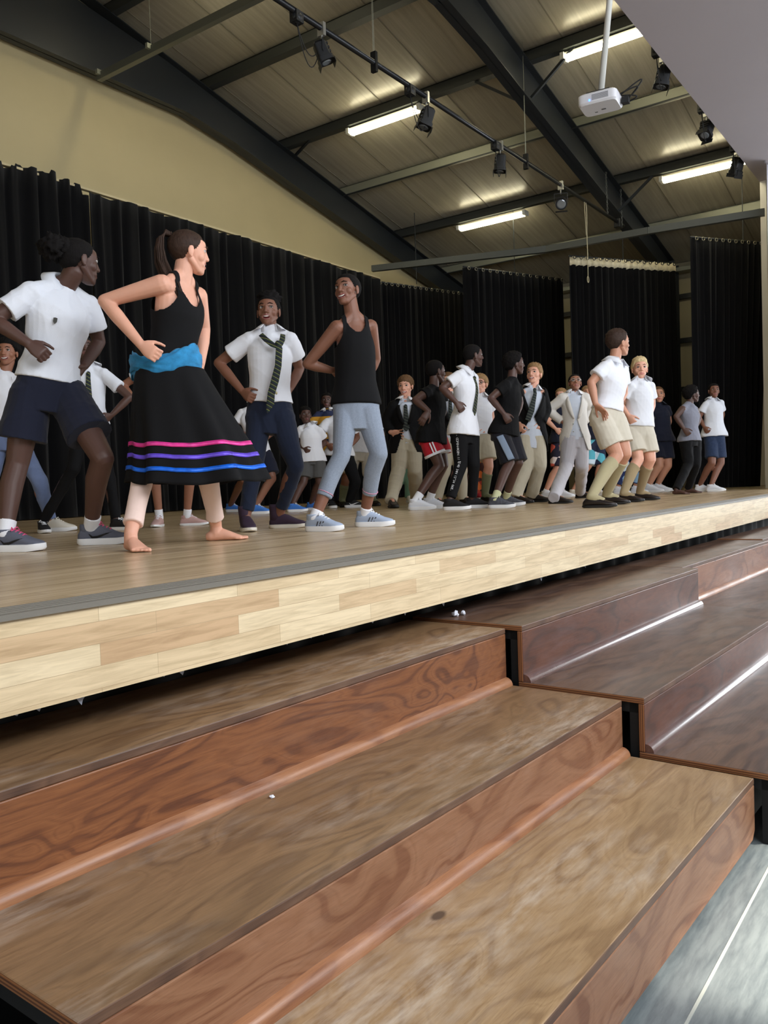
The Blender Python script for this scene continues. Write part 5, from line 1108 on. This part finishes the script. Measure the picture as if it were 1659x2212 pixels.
Z4, _ = person(dict(label='person in pale blue shirt mostly hidden between the blond person and the navy polo', skin='t', head=(1392, 868, 32), face=5, body=10, hair=('short', 'brown'),
    sa=(1382, 894), sb=(1406, 896), ea=(1378, 914), wa=(1386, 932), eb=(1416, 922, .04), wb=(1410, 944, .08), ha=(1388, 955), hb=(1404, 955), na=(1388, 1008), nb=(1406, 1008),
    ga=(1386, 1058, 40), gb=(1404, 1058, 50), D=13.0, top=('shirt', F_skb, -.05, 1.0), low=('trousers', F_blk2, 1.0, .2), shoe=('sneaker', S_w, S_ws)))
Z5, _ = person(dict(label='person in orange and dark patterned trousers behind the olive knee socks', skin='d', head=(1006, 846, 34), face=0, body=5, hair=('crop', 'black'),
    sa=(1000, 878), sb=(1030, 878), ea=(994, 902), wa=(1004, 924), eb=(1038, 902, -.1), wb=(1030, 924), ha=(1016, 960), hb=(1036, 960), na=(1024, 1014), nb=(1044, 1014),
    ga=(1030, 1078, 30), gb=(1042, 1076, 50), D=11.6, top=('tee', F_blk, .0, .5), low=('trousers', FL4, 1.2, .2), shoe=('sneaker', S_red, S_ws)))
Z6, _ = person(dict(label='person in mint green trousers visible between the khaki legs of the grinning person', skin='b', head=(872, 862, 36), face=0, body=0, hair=('crop', 'black'),
    sa=(858, 892), sb=(890, 892), ea=(850, 918, -.1), wa=(860, 940), eb=(898, 918, -.1), wb=(890, 940), ha=(864, 972), hb=(886, 972), na=(868, 1028), nb=(884, 1028),
    ga=(846, 1088, -10), gb=(884, 1088, 10), D=11.2, top=('tee', F_navy, .0, .5), low=('trousers', F_mint, 1.1, .2), shoe=('sneaker', S_crs, S_ws)))
# ------------------------------------------------------------------ skirt, scarf, prints
for P_side in ([(563, 722, .10), (574, 733, .145), (588, 744, .165), (600, 750, .17)], [(611, 722, .10), (610, 733, .145), (606, 743, .165), (602, 750, .17)]):
    pts = [IC['J'](p) for p in P_side]; R_ = []
    for i, p in enumerate(pts):
        a = pts[min(i+1, 3)]-pts[max(i-1, 0)]; sdv = a.cross(IC['front']).normalized(); R_.append((p, sdv, IC['front'], (.016, .018, .017, .012)[i], .003))
    MB().loft(R_, 10).build('tie_loop', T_tie, C_, ang=60)
def skirt_on(root, I):
    J, k, fr, sd0 = I['J'], I['k'], I['front'], None
    # waist and hem rims are ellipses in space; the hem swings toward image right
    W0 = J((359, 797, .0)); H0 = J((394, 1048, 0)); Rr = J((430, 806, 0))-J((330, 806, 0)); Rr.normalize(); Fd = Vector((0, 0, 1)).cross(Rr).normalized()
    if Fd.dot(Fv) > 0: Fd = -Fd
    def fn(u, v):
        a = u*2*math.pi; v_ = v**.9; rx = (.166+(.326-.166)*v_)*1.0; ry = .145+(.262-.145)*v_
        fold = 1+v_*(.065*math.sin(a*7+1.2*math.sin(a)+.6)+.035*math.sin(a*13+2))
        c = W0.lerp(H0, v)+Rr*(.05*math.sin(v*2.2)*v); cs, sn = math.cos(a), math.sin(a); cs, sn = math.copysign(abs(cs)**.82, cs), math.copysign(abs(sn)**.82, sn)
        rxx = rx*(1+.15*cs)*(1+.04*v)
        p = c+Rr*(cs*rxx*fold)+Fd*(sn*ry*fold); p.z += v_*(.007*math.sin(a*7+1.9)+.028*(cs if cs > 0 else -cs*.5)); return p
    q = MB(); q.grid(fn, 220, 40, closed=True); o = q.build('skirt', fab('black_crepe_skirt', (9, 9, 12), sheen=0), root, smooth=True); s = o.modifiers.new('t', 'SOLIDIFY'); s.thickness = .004
    for v0, v1, nm, c in [(.655, .690, 'pink_ribbon', (226, 60, 150)), (.755, .790, 'purple_ribbon', (104, 78, 214)), (.862, .897, 'blue_ribbon', (20, 104, 232))]:
        q = MB(); q.grid(lambda u, v: fn(u, v0+(v1-v0)*v)+(fn(u, v0)-W0.lerp(H0, v0)).normalized()*.005, 220, 2, closed=True)
        o = q.build(nm, mat('satin_'+nm, c, .34, .25, var=.35, vscale=16), root, smooth=True); s = o.modifiers.new('t', 'SOLIDIFY'); s.thickness = .0015
    # turquoise scarf round the hips
    def sc(u, v):
        a = u*2*math.pi; b = v*2*math.pi; cs, sn = math.cos(a), math.sin(a)
        c = J((359, 790, 0))+Rr*(cs*.166)+Fd*(sn*.146); c.z += .004+.014*cs-.010*sn+.012*math.sin(a*3)
        th = .046+.014*math.sin(a*2+1); out = (Rr*cs+Fd*sn); f = 1+.18*math.sin(b*5+a*4)+.1*math.sin(b*9-a*9)
        return c+out*(.016*math.cos(b)*f)+Vector((0, 0, th*math.sin(b)*f*1.15))
    q = MB(); q.grid(sc, 120, 36, closed=True); o = q.build('scarf', fab('turquoise_scarf', (44, 128, 178), var=.3, vscale=22), root, smooth=True)
skirt_on(B_, IB)
def shorts_trim(root, I):      # white hem and side stripes of the red shorts
    k = I['k']; 
    for s_, (hi, kn) in enumerate(zip(I['hi'], I['kn'])):
        e = hi.lerp(kn, .62); d = (kn-hi).normalized(); sd, u_ = frame_from(d); q = MB(); r = .092*1.12*k+.004
        q.loft([(e-d*.02*k, sd, u_, r, r), (e+d*.003, sd, u_, r*1.01, r*1.01)], 24); q.build('white_hem', F_wh, root, smooth=False)
    hi, kn = I['hi'][0], I['kn'][0]; d = (kn-hi).normalized(); cam_s = (Vector((0, 0, CAMZ))-hi); cam_s = (cam_s-d*cam_s.dot(d)).normalized(); ac = d.cross(cam_s)
    for o_ in (-.022, .006):
        q = MB(); vs = []
        for t in (.22, .34, .48, .61):
            c = hi.lerp(kn, t)+cam_s*(.104*k*(1+.03*t)+.004); vs += [c+ac*(o_-.006)*k, c+ac*(o_+.007)*k]
        q.add(vs, [(0, 1, 3, 2), (2, 3, 5, 4), (4, 5, 7, 6)]); o = q.build('white_stripe', F_wh, root); s = o.modifiers.new('t', 'SOLIDIFY'); s.thickness = .004
shorts_trim(E_, IE)
def leg_panel(root, I, t0, t1, w, m, r, off=0.):
    k = I['k']; hi, kn = I['hi'][0], I['kn'][0]; d = (kn-hi).normalized(); cs = Vector((0, 0, CAMZ))-hi; cs = (cs-d*cs.dot(d)).normalized(); ac = d.cross(cs); q = MB(); n = 8
    def fn(u, v):
        a = (u-.5)*w+off*(v-.3); c = hi.lerp(kn, t0+(t1-t0)*v); return c+(cs*math.cos(a)+ac*math.sin(a))*(r*k+.004)
    q.grid(fn, 8, 10); o = q.build('side_panel', m, root, smooth=True); s = o.modifiers.new('t', 'SOLIDIFY'); s.thickness = .004
leg_panel(G_, IG, .12, .95, .62, fab('pale_blue_grey_panel', (134, 150, 172)), .104, -.35)
def leg_print(root, I, txt):
    k = I['k']; hi, kn, an = I['hi'][0], I['kn'][0], I['an'][0]; m_w = mat('white_print', (226, 228, 232), .6)
    P = [hi+Vector((0, 0, .08)), kn, an.lerp(kn, .12)]; ln = [(P[i+1]-P[i]).length for i in (0, 1)]; tot = sum(ln); q = MB(); h = .026*k
    cs0 = Vector((0, 0, CAMZ))
    for i, ch in enumerate(txt):
        s = tot*(.04+.92*i/len(txt)); seg_ = 0 if s < ln[0] else 1; u = (s-(ln[0] if seg_ else 0))/ln[seg_]; p = P[seg_].lerp(P[seg_+1], u); d = (P[seg_+1]-P[seg_]).normalized()
        if ch == ' ': continue
        cu = bpy.data.curves.new('t', 'FONT'); cu.body = ch; cu.size = h*1.25; cu.align_x = 'CENTER'; ob = bpy.data.objects.new('t', cu); C.objects.link(ob)
        dg = bpy.context.evaluated_depsgraph_get(); me = bpy.data.meshes.new_from_object(ob.evaluated_get(dg)); bpy.data.objects.remove(ob)
        c = cs0-p; c = (c-d*c.dot(d)).normalized(); ac = d.cross(c); ac = ac if ac.dot(Rv) > 0 else -ac; c = (c*.93-ac*.36).normalized(); ac = (ac-c*ac.dot(c)).normalized()
        r = (.093*k*(1-u)+.063*k*u if seg_ == 0 else .063*k*(1-u)+.056*k*u)+.009
        q.add([p+c*r+d*v.co.x+ac*v.co.y for v in me.vertices], [tuple(f.vertices) for f in me.polygons]); bpy.data.meshes.remove(me)
    o = q.build('leg_lettering', m_w, root)
leg_print(F_, IF, '8933 - COPENHAGEN // 55°40 34N 12°34 06E.')
# pink cuff line of the grey leggings
for kn, an in zip(ID['kn'], ID['an']):
    d = (an-kn).normalized(); sd, u_ = frame_from(d); p = kn.lerp(an, .60); q = MB(); q.tube([p+sd*.0525*.98*ID['k']*math.cos(a*math.pi/12)+u_*.0525*.98*ID['k']*math.sin(a*math.pi/12) for a in range(25)], .0022, 5); q.build('pink_cuff_line', mat('pink_thread', (226, 150, 176), .7), D_, smooth=True)
MB().ball(IC['J']((597, 849, .155)), .010, .006, .010, nu=10, nv=6).build('button', M_gold, C_, smooth=True)
